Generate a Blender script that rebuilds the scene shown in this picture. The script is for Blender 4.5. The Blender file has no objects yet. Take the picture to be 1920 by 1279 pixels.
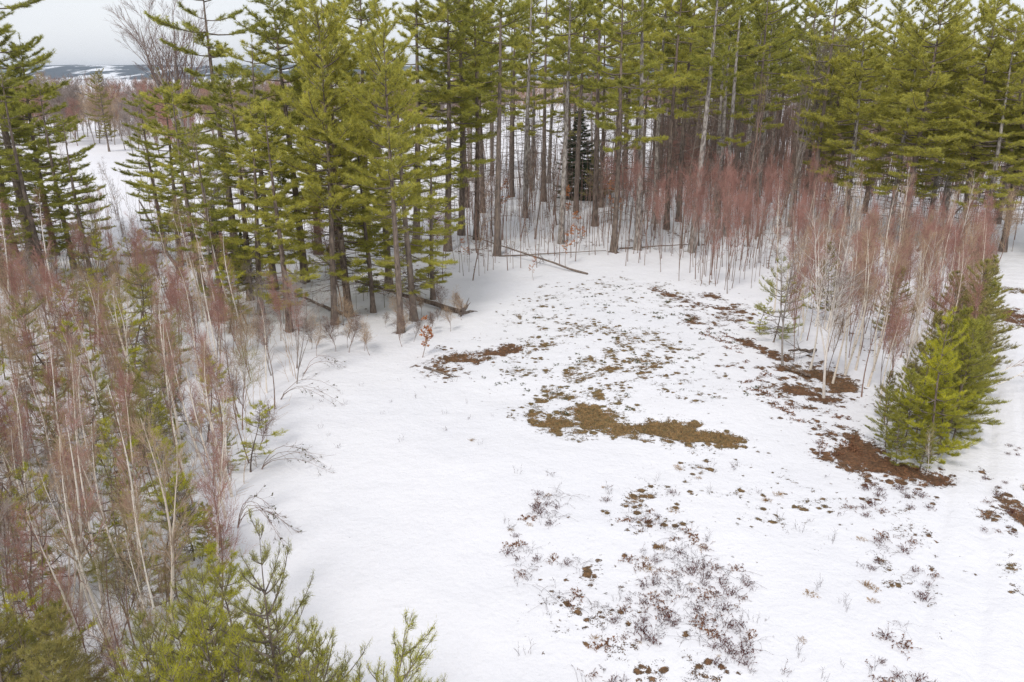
import bpy, math, numpy as np
from mathutils import Vector, Matrix, Euler

# ---------------------------------------------------------------- camera, sky, sun, exposure
scene = bpy.context.scene
CAM_H, FPX, W0, H0 = 14.0, 1500.0, 1920.0, 1279.0
PITCH = math.radians(18.4)
cam_data = bpy.data.cameras.new('camera')
cam_data.sensor_width = 36.0
cam_data.lens = 36.0 * FPX / W0
cam_data.clip_start, cam_data.clip_end = 0.1, 20000
cam = bpy.data.objects.new('camera', cam_data)
scene.collection.objects.link(cam)
cam.location = (0, 0, CAM_H)
cam.rotation_euler = (math.pi / 2 - PITCH, 0, 0)
scene.camera = cam

SUN_EL, SUN_AZ = math.radians(50), math.radians(205)      # azimuth clockwise from +Y: behind the camera, to its left
world = bpy.data.worlds.new('World'); scene.world = world; world.use_nodes = True
nt = world.node_tree; nt.nodes.clear()
w_out = nt.nodes.new('ShaderNodeOutputWorld'); w_bg = nt.nodes.new('ShaderNodeBackground')
w_sky = nt.nodes.new('ShaderNodeTexSky'); w_sky.sky_type = 'NISHITA'; w_sky.sun_disc = False
w_sky.sun_elevation = SUN_EL; w_sky.sun_rotation = SUN_AZ
w_tc = nt.nodes.new('ShaderNodeTexCoord'); w_map = nt.nodes.new('ShaderNodeMapping')
w_map.inputs['Scale'].default_value = (1, 1, 3.0)
w_no = nt.nodes.new('ShaderNodeTexNoise'); w_no.inputs['Scale'].default_value = 2.2
w_no.inputs['Detail'].default_value = 4
w_rp = nt.nodes.new('ShaderNodeValToRGB')
w_rp.color_ramp.elements[0].position = 0.3; w_rp.color_ramp.elements[0].color = (6.7, 6.9, 7.4, 1)
w_rp.color_ramp.elements[1].position = 0.75; w_rp.color_ramp.elements[1].color = (8.0, 8.1, 8.3, 1)
w_mx = nt.nodes.new('ShaderNodeMix'); w_mx.data_type = 'RGBA'; w_mx.inputs[0].default_value = 0.88
nt.links.new(w_tc.outputs['Generated'], w_map.inputs['Vector'])
nt.links.new(w_map.outputs['Vector'], w_no.inputs['Vector'])
nt.links.new(w_no.outputs['Fac'], w_rp.inputs['Fac'])
nt.links.new(w_sky.outputs['Color'], w_mx.inputs[6])
nt.links.new(w_rp.outputs['Color'], w_mx.inputs[7])
nt.links.new(w_mx.outputs[2], w_bg.inputs['Color'])
w_bg.inputs['Strength'].default_value = 0.1
nt.links.new(w_bg.outputs['Background'], w_out.inputs['Surface'])

sun_data = bpy.data.lights.new('sun', 'SUN')
sun_data.energy = 1.5; sun_data.angle = math.radians(13); sun_data.color = (1.0, 0.96, 0.9)
sun = bpy.data.objects.new('sun', sun_data); scene.collection.objects.link(sun)
sdir = Vector((math.sin(SUN_AZ) * math.cos(SUN_EL), math.cos(SUN_AZ) * math.cos(SUN_EL), math.sin(SUN_EL)))
sun.rotation_euler = sdir.to_track_quat('Z', 'Y').to_euler()
sun.location = (0, 0, 60)
vs = scene.view_settings
vs.view_transform = 'Standard'; vs.look = 'None'; vs.gamma = 1.0; vs.exposure = 0.40; vs.use_curve_mapping = False
scene.cycles.max_bounces = 5; scene.cycles.diffuse_bounces = 3; scene.cycles.transmission_bounces = 3
scene.cycles.glossy_bounces = 1; scene.cycles.transparent_max_bounces = 4
scene.cycles.use_denoising = True
scene.cycles.denoiser = 'OPENIMAGEDENOISE'; scene.cycles.denoising_input_passes = 'RGB_ALBEDO_NORMAL'; scene.cycles.denoising_prefilter = 'NONE'

HAZE = 0.00013
scene.cycles.volume_bounces = 0

# ---------------------------------------------------------------- helpers
rng = np.random.default_rng(11)
COL = scene.collection
U = lambda a, b, n=None: rng.uniform(a, b, n)

def at(px, py):
    """point of the level ground seen in direction (px, py) of the photograph"""
    cx, cy = (px - W0 / 2) / FPX, (py - H0 / 2) / FPX
    dy = math.cos(PITCH) - cy * math.sin(PITCH); dz = -math.sin(PITCH) - cy * math.cos(PITCH)
    t = -CAM_H / dz
    return np.array([cx * t, dy * t])

def tall(py_base, py_top):
    """height of an upright thing from the rows of its foot and its tip"""
    y = at(960, py_base)[1]; k = (H0 / 2 - py_top) / FPX
    return CAM_H + y * (k * math.cos(PITCH) - math.sin(PITCH)) / (math.cos(PITCH) + k * math.sin(PITCH))

_perm = np.random.default_rng(3).uniform(-1, 1, (256, 256))
def vnoise(x, y):
    xi, yi = np.floor(x).astype(int), np.floor(y).astype(int)
    fx, fy = x - xi, y - yi
    fx, fy = fx * fx * (3 - 2 * fx), fy * fy * (3 - 2 * fy)
    g = lambda a, b: _perm[a % 256, b % 256]
    return (g(xi, yi) * (1 - fx) * (1 - fy) + g(xi + 1, yi) * fx * (1 - fy)
            + g(xi, yi + 1) * (1 - fx) * fy + g(xi + 1, yi + 1) * fx * fy)
def fbm(x, y, o=4):
    s, a = 0, 1.0
    for i in range(o):
        s = s + a * vnoise(x * 2 ** i + 17.3 * i, y * 2 ** i + 5.1 * i); a *= 0.5
    return s / 1.9

def smooth(a, b, x):
    t = np.clip((x - a) / (b - a), 0, 1); return t * t * (3 - 2 * t)

def ground_z(x, y):
    x = np.asarray(x, float); y = np.asarray(y, float)
    near = 1 - smooth(200, 400, np.hypot(x, y))
    return near * (0.16 * vnoise(x / 9 + 40, y / 9 + 40) + 0.05 * vnoise(x / 2.3 + 7, y / 2.3 + 3))

def poly_obj(name, V, tris=None, quads=None, mat=None, parent=None, smooth_sh=False, link=True):
    me = mesh_of(name, V, tris, quads, mat, smooth_sh)
    o = bpy.data.objects.new(name, me); COL.objects.link(o)
    if parent: o.parent = parent
    return o

def mesh_of(name, V, tris=None, quads=None, mat=None, smooth_sh=False):
    V = np.asarray(V, np.float32).reshape(-1, 3)
    tris = np.zeros((0, 3), np.int32) if tris is None else np.asarray(tris, np.int32).reshape(-1, 3)
    quads = np.zeros((0, 4), np.int32) if quads is None else np.asarray(quads, np.int32).reshape(-1, 4)
    me = bpy.data.meshes.new(name)
    me.vertices.add(len(V)); me.vertices.foreach_set('co', V.ravel())
    nl = len(tris) * 3 + len(quads) * 4
    me.loops.add(nl); me.loops.foreach_set('vertex_index', np.concatenate([tris.ravel(), quads.ravel()]))
    npoly = len(tris) + len(quads)
    me.polygons.add(npoly)
    tot = np.concatenate([np.full(len(tris), 3), np.full(len(quads), 4)]).astype(np.int32)
    me.polygons.foreach_set('loop_start', np.concatenate([[0], np.cumsum(tot)[:-1]]).astype(np.int32))
    if smooth_sh: me.polygons.foreach_set('use_smooth', np.ones(npoly, bool))
    if mat: me.materials.append(mat)
    me.update(calc_edges=True)
    return me

class Geo:
    def __init__(s): s.V, s.T, s.Q, s.n = [], [], [], 0
    def add(s, V, T=None, Q=None):
        V = np.asarray(V, float).reshape(-1, 3)
        if T is not None and len(T): s.T.append(np.asarray(T).reshape(-1, 3) + s.n)
        if Q is not None and len(Q): s.Q.append(np.asarray(Q).reshape(-1, 4) + s.n)
        s.V.append(V); s.n += len(V)
    def tubes(s, P, R, sides=4, cap=False):
        P = np.asarray(P, float); R = np.asarray(R, float)
        N, K, _ = P.shape
        if N == 0: return
        T = np.gradient(P, axis=1); T /= np.linalg.norm(T, axis=2, keepdims=True) + 1e-9
        ref = np.where(np.abs(T[:, :1, 2:3]) > 0.8, [[[1.0, 0.1, 0]]], [[[0.05, 0.1, 1.0]]])
        A = np.cross(T, ref); A /= np.linalg.norm(A, axis=2, keepdims=True) + 1e-9
        B = np.cross(T, A)
        a = np.arange(sides) * 2 * math.pi / sides
        V = P[:, :, None] + R[:, :, None, None] * (A[:, :, None] * np.cos(a)[:, None] + B[:, :, None] * np.sin(a)[:, None])
        i = np.arange(N)[:, None, None] * K * sides; k = np.arange(K - 1)[None, :, None] * sides; j = np.arange(sides)[None, None]
        j2 = (j + 1) % sides
        Q = np.stack([i + k + j, i + k + j2, i + k + sides + j2, i + k + sides + j], -1)
        T3 = None
        if cap:
            t = np.arange(1, sides - 1)
            base = np.arange(N)[:, None] * K * sides
            e = base + (K - 1) * sides
            T3 = np.concatenate([np.stack([e + 0 * t, e + t, e + t + 1], -1).reshape(-1, 3),
                                 np.stack([base + 0 * t, base + t + 1, base + t], -1).reshape(-1, 3)])
        s.add(V, T3, Q)
    def blades(s, c, d, L, w):
        """thin triangles from c along d"""
        n = len(c)
        r = rng.normal(size=(n, 3)); p = np.cross(d, r); p /= np.linalg.norm(p, axis=1, keepdims=True) + 1e-9
        L = np.asarray(L).reshape(-1, 1) * np.ones((n, 1)); w = np.asarray(w).reshape(-1, 1) * np.ones((n, 1))
        V = np.stack([c - p * w, c + p * w, c + d * L], 1)
        s.add(V, np.arange(3 * n).reshape(-1, 3))
    def leaves(s, c, d, L, w):
        n = len(c)
        r = rng.normal(size=(n, 3)); p = np.cross(d, r); p /= np.linalg.norm(p, axis=1, keepdims=True) + 1e-9
        q = np.cross(d, p)
        L = np.asarray(L).reshape(-1, 1) * np.ones((n, 1)); w = np.asarray(w).reshape(-1, 1) * np.ones((n, 1))
        V = np.stack([c, c + d * L * 0.5 - p * w + q * w * .4, c + d * L, c + d * L * 0.5 + p * w + q * w * .4], 1)
        i = np.arange(n)[:, None] * 4
        s.add(V, np.concatenate([i + [0, 1, 2], i + [0, 2, 3]]))
    def mesh(s, name, mat, smooth_sh=False):
        cat = lambda l, k: np.concatenate(l) if l else np.zeros((0, k), int)
        return mesh_of(name, np.concatenate(s.V), cat(s.T, 3), cat(s.Q, 4), mat, smooth_sh)

def unit(v): return v / (np.linalg.norm(v, axis=-1, keepdims=True) + 1e-9)

def along(P, t):
    """points, tangents of polylines P (N,K,3) at parameters t (N,)"""
    K = P.shape[1]; f = np.clip(t, 0, 0.9999) * (K - 1); i = f.astype(int); fr = (f - i)[:, None]
    n = np.arange(len(P)); a, b = P[n, i], P[n, i + 1]
    return a * (1 - fr) + b * fr, unit(b - a)

def grow(P, R, per, t0, t1, length, angle, up, K=4, wig=0.08, rr=0.55, r_tip=0.25, rmin=0.003, taper_len=0.6):
    """children of polylines P: (paths, radii)"""
    N = len(P); idx = np.repeat(np.arange(N), per); n = len(idx)
    if n == 0: return np.zeros((0, K, 3)), np.zeros((0, K))
    t = U(t0, t1, n); c, tg = along(P[idx], t)
    f = t * (R.shape[1] - 1); i = np.minimum(f.astype(int), R.shape[1] - 2); r0 = R[idx, i] * rr
    r0 = np.maximum(r0, rmin)
    ax = unit(np.cross(tg, rng.normal(size=(n, 3))))
    a = np.radians(rng.normal(angle, angle * 0.25, n))[:, None]
    d = unit(tg * np.cos(a) + ax * np.sin(a))
    d = unit(d + np.array([0, 0, up]))
    Lc = length * U(0.6, 1.25, n) * (1 - taper_len * (t - t0) / max(t1 - t0, 1e-6))
    s = np.linspace(0, 1, K)
    out = np.zeros((n, K, 3)); out[:, 0] = c
    cur = d.copy()
    for k in range(1, K):
        cur = unit(cur + rng.normal(size=(n, 3)) * wig + np.array([0, 0, up * 0.35]))
        out[:, k] = out[:, k - 1] + cur * (Lc / (K - 1))[:, None]
    rad = r0[:, None] * (1 - (1 - r_tip) * s[None])
    return out, np.maximum(rad, rmin * 0.6)

# ---------------------------------------------------------------- materials
def mat_new(name):
    m = bpy.data.materials.new(name); m.use_nodes = True
    n = m.node_tree.nodes; b = n['Principled BSDF']
    b.inputs['Roughness'].default_value = 0.85
    b.inputs['Specular IOR Level'].default_value = 0.15
    return m, m.node_tree, b

def node(t, typ, **kw):
    n = t.nodes.new(typ)
    for k, v in kw.items(): setattr(n, k, v)
    return n

def mixc(t, fac, a, b):
    m = node(t, 'ShaderNodeMix', data_type='RGBA')
    for sock, v in ((m.inputs[0], fac), (m.inputs[6], a), (m.inputs[7], b)):
        if isinstance(v, bpy.types.NodeSocket): t.links.new(v, sock)
        elif isinstance(v, tuple): sock.default_value = (*v, 1)
        else: sock.default_value = v
    return m.outputs[2]

def mathn(t, op, a, b=0.0, clamp=False):
    m = node(t, 'ShaderNodeMath', operation=op, use_clamp=clamp)
    for s, v in zip(m.inputs, (a, b)):
        if isinstance(v, bpy.types.NodeSocket): t.links.new(v, s)
        else: s.default_value = v
    return m.outputs[0]

def noise(t, scale, detail=3, vec=None, rough=0.55):
    n = node(t, 'ShaderNodeTexNoise'); n.inputs['Scale'].default_value = scale
    n.inputs['Detail'].default_value = detail; n.inputs['Roughness'].default_value = rough
    if vec is not None: t.links.new(vec, n.inputs['Vector'])
    return n.outputs['Fac']

def ramp(t, fac, lo, hi):
    r = node(t, 'ShaderNodeMapRange', interpolation_type='SMOOTHSTEP')
    t.links.new(fac, r.inputs['Value']); r.inputs['From Min'].default_value = lo; r.inputs['From Max'].default_value = hi
    return r.outputs['Result']

def foliage(name, ca, cb, cc, trans=0.35):
    """needles: two greens by clump, a third by tree"""
    m, t, b = mat_new(name)
    tc = node(t, 'ShaderNodeTexCoord'); oi = node(t, 'ShaderNodeObjectInfo')
    v = node(t, 'ShaderNodeVectorMath', operation='ADD'); t.links.new(tc.outputs['Object'], v.inputs[0])
    t.links.new(oi.outputs['Location'], v.inputs[1])
    n1 = ramp(t, noise(t, 0.9, 3, v.outputs[0]), 0.35, 0.68)
    c = mixc(t, n1, ca, cb)
    c = mixc(t, mathn(t, 'MULTIPLY', oi.outputs['Random'], 0.8), c, mixc(t, 0.5, cc, cb))
    n2 = ramp(t, noise(t, 5, 3, v.outputs[0]), 0.35, 0.65)
    c = mixc(t, n2, c, mixc(t, 0.45, c, (ca[0] * 1.5, ca[1] * 1.35, ca[2])))
    t.links.new(c, b.inputs['Base Color'])
    tr = node(t, 'ShaderNodeBsdfTranslucent'); t.links.new(c, tr.inputs['Color'])
    ms = node(t, 'ShaderNodeMixShader'); ms.inputs[0].default_value = trans
    t.links.new(b.outputs[0], ms.inputs[1]); t.links.new(tr.outputs[0], ms.inputs[2])
    t.links.new(ms.outputs[0], t.nodes['Material Output'].inputs['Surface'])
    return m

def bark(name, ca, cb, sc=6.0, stretch=0.15, cc=None, bump=0.5):
    m, t, b = mat_new(name)
    tc = node(t, 'ShaderNodeTexCoord'); oi = node(t, 'ShaderNodeObjectInfo')
    mp = node(t, 'ShaderNodeMapping'); mp.inputs['Scale'].default_value = (1, 1, stretch)
    v = node(t, 'ShaderNodeVectorMath', operation='ADD'); t.links.new(tc.outputs['Object'], v.inputs[0])
    t.links.new(oi.outputs['Location'], v.inputs[1]); t.links.new(v.outputs[0], mp.inputs['Vector'])
    f = noise(t, sc, 4, mp.outputs[0], 0.65)
    c = mixc(t, ramp(t, f, 0.35, 0.65), ca, cb)
    if cc: c = mixc(t, oi.outputs['Random'], c, mixc(t, ramp(t, f, 0.3, 0.7), cc, cb))
    t.links.new(c, b.inputs['Base Color'])
    if bump:
        bp = node(t, 'ShaderNodeBump'); bp.inputs['Strength'].default_value = bump; bp.inputs['Distance'].default_value = 0.03
        t.links.new(f, bp.inputs['Height']); t.links.new(bp.outputs[0], b.inputs['Normal'])
    return m

def plain(name, ca, cb, sc=3.0, trans=0.0):
    m, t, b = mat_new(name)
    tc = node(t, 'ShaderNodeTexCoord'); oi = node(t, 'ShaderNodeObjectInfo')
    v = node(t, 'ShaderNodeVectorMath', operation='ADD'); t.links.new(tc.outputs['Object'], v.inputs[0])
    t.links.new(oi.outputs['Location'], v.inputs[1])
    c = mixc(t, ramp(t, noise(t, sc, 2, v.outputs[0]), 0.35, 0.65), ca, cb)
    t.links.new(c, b.inputs['Base Color'])
    if trans:
        tr = node(t, 'ShaderNodeBsdfTranslucent'); t.links.new(c, tr.inputs['Color'])
        ms = node(t, 'ShaderNodeMixShader'); ms.inputs[0].default_value = trans
        t.links.new(b.outputs[0], ms.inputs[1]); t.links.new(tr.outputs[0], ms.inputs[2])
        t.links.new(ms.outputs[0], t.nodes['Material Output'].inputs['Surface'])
    return m

def birch_bark(name):
    m, t, b = mat_new(name)
    tc = node(t, 'ShaderNodeTexCoord'); mp = node(t, 'ShaderNodeMapping'); mp.inputs['Scale'].default_value = (1, 1, 7)
    oi = node(t, 'ShaderNodeObjectInfo')
    v = node(t, 'ShaderNodeVectorMath', operation='ADD'); t.links.new(tc.outputs['Object'], v.inputs[0])
    t.links.new(oi.outputs['Location'], v.inputs[1]); t.links.new(v.outputs[0], mp.inputs['Vector'])
    f = noise(t, 2.6, 4, mp.outputs[0], 0.7)
    w = mixc(t, oi.outputs['Random'], (0.82, 0.77, 0.69), (0.70, 0.61, 0.51))
    c = mixc(t, ramp(t, f, 0.60, 0.66), w, (0.06, 0.05, 0.045))
    t.links.new(c, b.inputs['Base Color'])
    return m

M = dict(
    needles=foliage('pine_needles', (0.430, 0.435, 0.095), (0.175, 0.188, 0.058), (0.300, 0.325, 0.070)),
    lime=foliage('pale_pine_needles', (0.540, 0.525, 0.115), (0.270, 0.275, 0.076), (0.440, 0.440, 0.088)),
    dull=foliage('dull_pine_needles', (0.360, 0.330, 0.120), (0.215, 0.200, 0.080), (0.300, 0.260, 0.095)),
    bright=foliage('bright_pine_needles', (0.500, 0.490, 0.050), (0.265, 0.285, 0.044), (0.400, 0.410, 0.044)),
    young=foliage('young_pine_needles', (0.370, 0.370, 0.075), (0.205, 0.215, 0.060), (0.310, 0.300, 0.070)),
    spruce=foliage('spruce_needles', (0.060, 0.095, 0.045), (0.034, 0.055, 0.028), (0.05, 0.08, 0.036), 0.2),
    twig_olive=plain('olive_twig', (0.34, 0.30, 0.13), (0.24, 0.20, 0.10), 1.2),
    bark=bark('pine_bark', (0.070, 0.046, 0.036), (0.260, 0.205, 0.165), 7, 0.3, (0.15, 0.125, 0.11), bump=1.0),
    pale_bark=bark('pale_pine_bark', (0.14, 0.115, 0.10), (0.46, 0.42, 0.38), 7, 0.35, bump=1.0),
    limb=bark('pine_limb', (0.12, 0.095, 0.075), (0.23, 0.19, 0.16), 7, 0.4, bump=0),
    birch=birch_bark('birch_bark'),
    birch_limb=plain('birch_limb', (0.46, 0.36, 0.28), (0.34, 0.25, 0.19)),
    twig_red=plain('red_twig', (0.48, 0.268, 0.222), (0.35, 0.182, 0.150), 1.2),
    twig_tan=plain('tan_twig', (0.54, 0.395, 0.265), (0.40, 0.290, 0.200), 1.2),
    twig_brown=plain('brown_twig', (0.26, 0.175, 0.138), (0.16, 0.110, 0.090), 1.2),
    twig_grey=plain('grey_twig', (0.38, 0.32, 0.285), (0.26, 0.215, 0.19), 1.2),
    stem=bark('sapling_bark', (0.17, 0.12, 0.095), (0.28, 0.215, 0.175), 9, 0.3, (0.25, 0.12, 0.09), bump=0),
    grey=bark('grey_bark', (0.22, 0.19, 0.17), (0.36, 0.32, 0.29), 7, 0.25, bump=0.3),
    white=bark('white_bark', (0.55, 0.49, 0.44), (0.70, 0.65, 0.60), 7, 0.4, bump=0.2),
    leaf=plain('dry_orange_leaf', (0.55, 0.24, 0.09), (0.42, 0.15, 0.055), 4, 0.3),
    weed_red=plain('dry_red_stem', (0.150, 0.056, 0.044), (0.085, 0.036, 0.032), 5),
    weed_grey=plain('dry_grey_stem', (0.13, 0.078, 0.070), (0.075, 0.048, 0.045), 5),
    weed_tan=plain('dry_tan_grass', (0.40, 0.245, 0.11), (0.25, 0.15, 0.065), 5),
    weed_green=plain('low_green_leaf', (0.105, 0.110, 0.052), (0.065, 0.072, 0.036), 5),
    fern=plain('dead_fern', (0.28, 0.140, 0.075), (0.14, 0.070, 0.045), 6),
)

# ---------------------------------------------------------------- ground: one sheet, melted patches sunk into the snow
def axis(lo, hi, step, far_lo, far_hi, g=1.16):
    a = list(np.arange(lo, hi + 1e-6, step)); s = step
    while a[-1] < far_hi: s *= g; a.append(a[-1] + s)
    b = []; s = step; c = lo
    while c > far_lo: s *= g; c -= s; b.append(c)
    return np.array(b[::-1] + a)
gx = axis(-25, 33, 0.155, -6000, 6000); gy = axis(13.5, 68, 0.155, -400, 7000)
X, Y = np.meshgrid(gx, gy)
Z = ground_z(X, Y)

def seg_dist(x, y, pts):
    d = np.full(x.shape, 1e9)
    for (ax, ay), (bx, by) in zip(pts[:-1], pts[1:]):
        vx, vy = bx - ax, by - ay
        t = np.clip(((x - ax) * vx + (y - ay) * vy) / (vx * vx + vy * vy + 1e-9), 0, 1)
        d = np.minimum(d, np.hypot(x - ax - t * vx, y - ay - t * vy))
    return d
# (traced bare strips: points, half width in metres, strength, redness)
STRIPS = [
    ([(1105, 768), (1135, 790), (1165, 800)], 1.0, 1.35, 0.1), ([(1160, 798), (1230, 802), (1300, 815), (1362, 822)], 0.62, 1.2, 0.2),
    ([(1230, 795), (1280, 800)], 0.75, 1.0, 0.25),
    ([(1015, 745), (1012, 775), (1050, 795), (1095, 805)], 1.0, 0.80, 0.15), ([(1040, 770), (1090, 780)], 1.2, 0.66, 0.15), ([(1030, 735), (1110, 742), (1190, 760)], 1.3, 0.58, 0.1),
    ([(1110, 805), (1200, 822), (1330, 828)], 0.5, 0.6, 0.3),
    ([(1130, 760), (1180, 765)], 1.0, 0.45, 0.2), ([(1190, 770), (1290, 790)], 0.7, 0.5, 0.2),
    ([(835, 672), (868, 668), (890, 668)], 1.2, 1.0, 0.8), ([(900, 662), (955, 652)], 0.75, 0.85, 0.9), ([(805, 690), (860, 702)], 0.5, 0.6, 0.8),
    ([(1010, 655), (1060, 668)], 0.8, 0.45, 0.8), ([(1215, 540), (1290, 567)], 0.8, 0.62, 0.9), ([(1300, 570), (1375, 582)], 0.9, 0.72, 0.9),
    ([(1330, 555), (1345, 560)], 0.9, 0.9, 0.9),
    ([(1395, 640), (1430, 655), (1460, 668)], 0.8, 1.0, 0.9), ([(1350, 685), (1390, 692)], 0.7, 0.7, 0.8),
    ([(1425, 690), (1470, 712)], 0.8, 0.62, 0.9), ([(1470, 690), (1520, 698), (1580, 718)], 1.0, 0.92, 0.75), ([(1480, 728), (1560, 750)], 0.8, 0.92, 0.9),
    ([(1500, 755), (1545, 775)], 0.7, 0.8, 0.9), ([(1555, 805), (1620, 820)], 0.8, 0.82, 0.9), ([(1610, 850), (1680, 875), (1745, 893)], 0.9, 1.25, 0.95),
    ([(1590, 800), (1640, 860)], 1.0, 0.85, 0.9), ([(1560, 850), (1650, 900), (1720, 925)], 1.0, 0.45, 0.9),
    ([(1890, 585), (1905, 600)], 1.6, 0.7, 0.9), ([(1890, 545), (1925, 552)], 1.0, 0.7, 0.3), ([(1885, 955), (1915, 970)], 0.6, 0.8, 0.9),
    ([(1845, 955), (1850, 968)], 0.35, 0.75, 0.7), ([(1845, 880), (1858, 905)], 0.7, 0.45, 0.8), ([(1895, 895), (1920, 905)], 0.4, 0.7, 0.3),
    ([(1890, 1020), (1898, 1100)], 0.35, 0.42, 0.4), ([(250, 478), (285, 476)], 1.2, 1.1, 0.9),
]
STRIPS += [([(a, b), (a + 2, b)], 0.55, 0.72, 0.9) for a, b in [(543, 622), (628, 608), (655, 592), (752, 622), (776, 600), (932, 476), (1297, 472), (1195, 470), (1150, 474), (865, 442), (1467, 684), (1545, 742), (572, 525), (597, 475)]]
# speckled areas: centre, radii in photo rows/columns turned into metres, strength, redness
AREAS = [((1400, 900), (280, 150), 0.23, 0.4), ((1250, 960), (330, 80), 0.20, 0.5), ((1000, 600), (110, 60), 0.30, 0.2), ((1130, 660), (300, 110), 0.345, 0.2), ((1010, 735), (130, 65), 0.40, 0.1), ((1290, 700), (190, 85), 0.37, 0.3), ((1200, 560), (260, 55), 0.35, 0.2),
         ((1500, 720), (160, 90), 0.40, 0.8), ((1690, 960), (110, 110), 0.34, 0.8), ((1180, 1120), (240, 210), 0.22, 0.7), ((1270, 1260), (150, 70), 0.27, 0.8),
         ((1850, 900), (40, 80), 0.40, 0.8), ((1900, 1000), (30, 110), 0.37, 0.5), ((1700, 1100), (60, 160), 0.30, 0.5), ((840, 690), (110, 50), 0.40, 0.7),
         ((1600, 800), (80, 90), 0.42, 0.9), ((1350, 590), (120, 60), 0.40, 0.8)]
def melt_field(x, y):
    A = np.zeros(x.shape); red = np.full(x.shape, 0.4)
    # thin litter under the woods
    wood = smooth(0.0, 6.0, wood_depth(x, y)) * 0.21
    A = np.maximum(A, wood); red = np.where(wood > 0.05, 0.85, red)
    for (c, r, s, rd) in AREAS:
        p = at(*c); rx = abs(at(c[0] + r[0], c[1])[0] - p[0]); ry = abs(at(c[0], c[1] - r[1])[1] - at(c[0], c[1] + r[1])[1]) / 2
        q = np.hypot((x - p[0]) / rx, (y - p[1]) / ry)
        v = s * (1 - smooth(0.35, 1.15, q + 0.25 * vnoise(x / 2, y / 2)))
        red = np.where(v > A, rd, red); A = np.maximum(A, v)
    for (pts, w, s, rd) in STRIPS:
        s *= 0.88; w *= 1.08
        P = [at(*p) for p in pts]
        d = seg_dist(x, y, P)
        v = s * np.clip(1.1 - 0.75 * d / (w * 1.1), 0, 1)
        red = np.where(v > A, rd, red); A = np.maximum(A, v)
    f = A * 0.86 + (0.40 * fbm(x / 0.45, y / 0.45, 4) + 0.16 * vnoise(x / 2.2 + 9, y / 2.2)) * np.clip(A * 5, 0, 1)
    return f, red

# wood edges (foot of the trees), traced on the ground
EDGE_L = [at(*p) for p in [(-400, 600), (300, 560), (560, 640), (660, 650), (560, 720), (505, 790), (490, 880), (455, 960), (440, 1050), (520, 1280), (800, 1500)]]
EDGE_B = [at(*p) for p in [(700, 640), (800, 620), (880, 560), (960, 510), (1100, 480), (1300, 480), (1400, 560)]]
EDGE_R = [at(*p) for p in [(1400, 590), (1470, 670), (1560, 710), (1640, 820), (1740, 870), (1790, 800), (1840, 650), (1860, 520)]]
def wood_depth(x, y):
    """rough distance into the woods: positive under the trees"""
    def inside(poly):
        r = np.zeros(x.shape, bool); n = len(poly)
        for i in range(n):
            (x1, y1), (x2, y2) = poly[i], poly[(i + 1) % n]
            c = ((y1 > y) != (y2 > y)) & (x < (x2 - x1) * (y - y1) / (y2 - y1 + 1e-12) + x1)
            r ^= c
        return r
    out = np.full(x.shape, -1.0)
    for e, close in ((EDGE_L, [(-60, 8), (-60, 60)]), (EDGE_B, [(30, 60), (40, 130), (-35, 130), (-20, 55)]), (EDGE_R, [])):
        poly = list(map(tuple, e)) + close
        ins = inside(poly); d = seg_dist(x, y, e)
        out = np.maximum(out, np.where(ins, d, -d))
    return out

F = np.zeros(X.shape); RD = np.full(X.shape, 0.5)
mask = (np.abs(X) < 60) & (Y > 8) & (Y < 135)
fm, rm = melt_field(X[mask], Y[mask]); F[mask] = fm; RD[mask] = rm
Z = Z - 0.05 * smooth(0.42, 0.6, F)
# wheel ruts of the snowy track, along the right side of the birch thicket
t0, t1 = at(1840, 1279), at(1885, 560)
tx = (X - t0[0]) - (t1[0] - t0[0]) * (Y - t0[1]) / (t1[1] - t0[1])
track = np.where((Y > 5) & (Y < 80), 1.0, 0.0)
for off in (-1.7, -0.2, 1.15, 2.6):
    Z -= 0.11 * track * np.exp(-((tx - off + 0.12 * vnoise(Y / 4, Y * 0 + off)) / 0.17) ** 2) * (0.65 + 0.4 * vnoise(X / 0.7, Y / 2.0))
Z += np.where(mask, 0.012 * fbm(X / 0.35, Y / 0.35, 2), 0)
ny_, nx_ = X.shape
ii = (np.arange(ny_ - 1)[:, None] * nx_ + np.arange(nx_ - 1)[None]).ravel()
snow, t, b = mat_new('snow_and_litter')
a_f = node(t, 'ShaderNodeAttribute', attribute_name='melt'); a_r = node(t, 'ShaderNodeAttribute', attribute_name='red')
geo = node(t, 'ShaderNodeNewGeometry')
pos = geo.outputs['Position']
fine = mathn(t, 'ADD', mathn(t, 'MULTIPLY', mathn(t, 'SUBTRACT', noise(t, 6.5, 4, pos, 0.7), 0.5), 1.15),
             mathn(t, 'MULTIPLY', mathn(t, 'SUBTRACT', noise(t, 26, 3, pos), 0.5), 0.5))
gate = mathn(t, 'MULTIPLY', a_f.outputs['Fac'], 5.0, True)
fld = mathn(t, 'ADD', a_f.outputs['Fac'], mathn(t, 'MULTIPLY', fine, gate))
vor = node(t, 'ShaderNodeTexVoronoi'); vor.inputs['Scale'].default_value = 2.7; t.links.new(pos, vor.inputs['Vector'])
sep = node(t, 'ShaderNodeSeparateColor'); t.links.new(vor.outputs['Color'], sep.inputs[0])
spot = mathn(t, 'SUBTRACT', mathn(t, 'MULTIPLY', a_f.outputs['Fac'], 1.25), mathn(t, 'MULTIPLY', vor.outputs['Distance'], 0.85))
spot = mathn(t, 'SUBTRACT', spot, mathn(t, 'MULTIPLY', sep.outputs[0], 0.34))
spot = mathn(t, 'ADD', spot, mathn(t, 'MULTIPLY', fine, 0.55))
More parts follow.
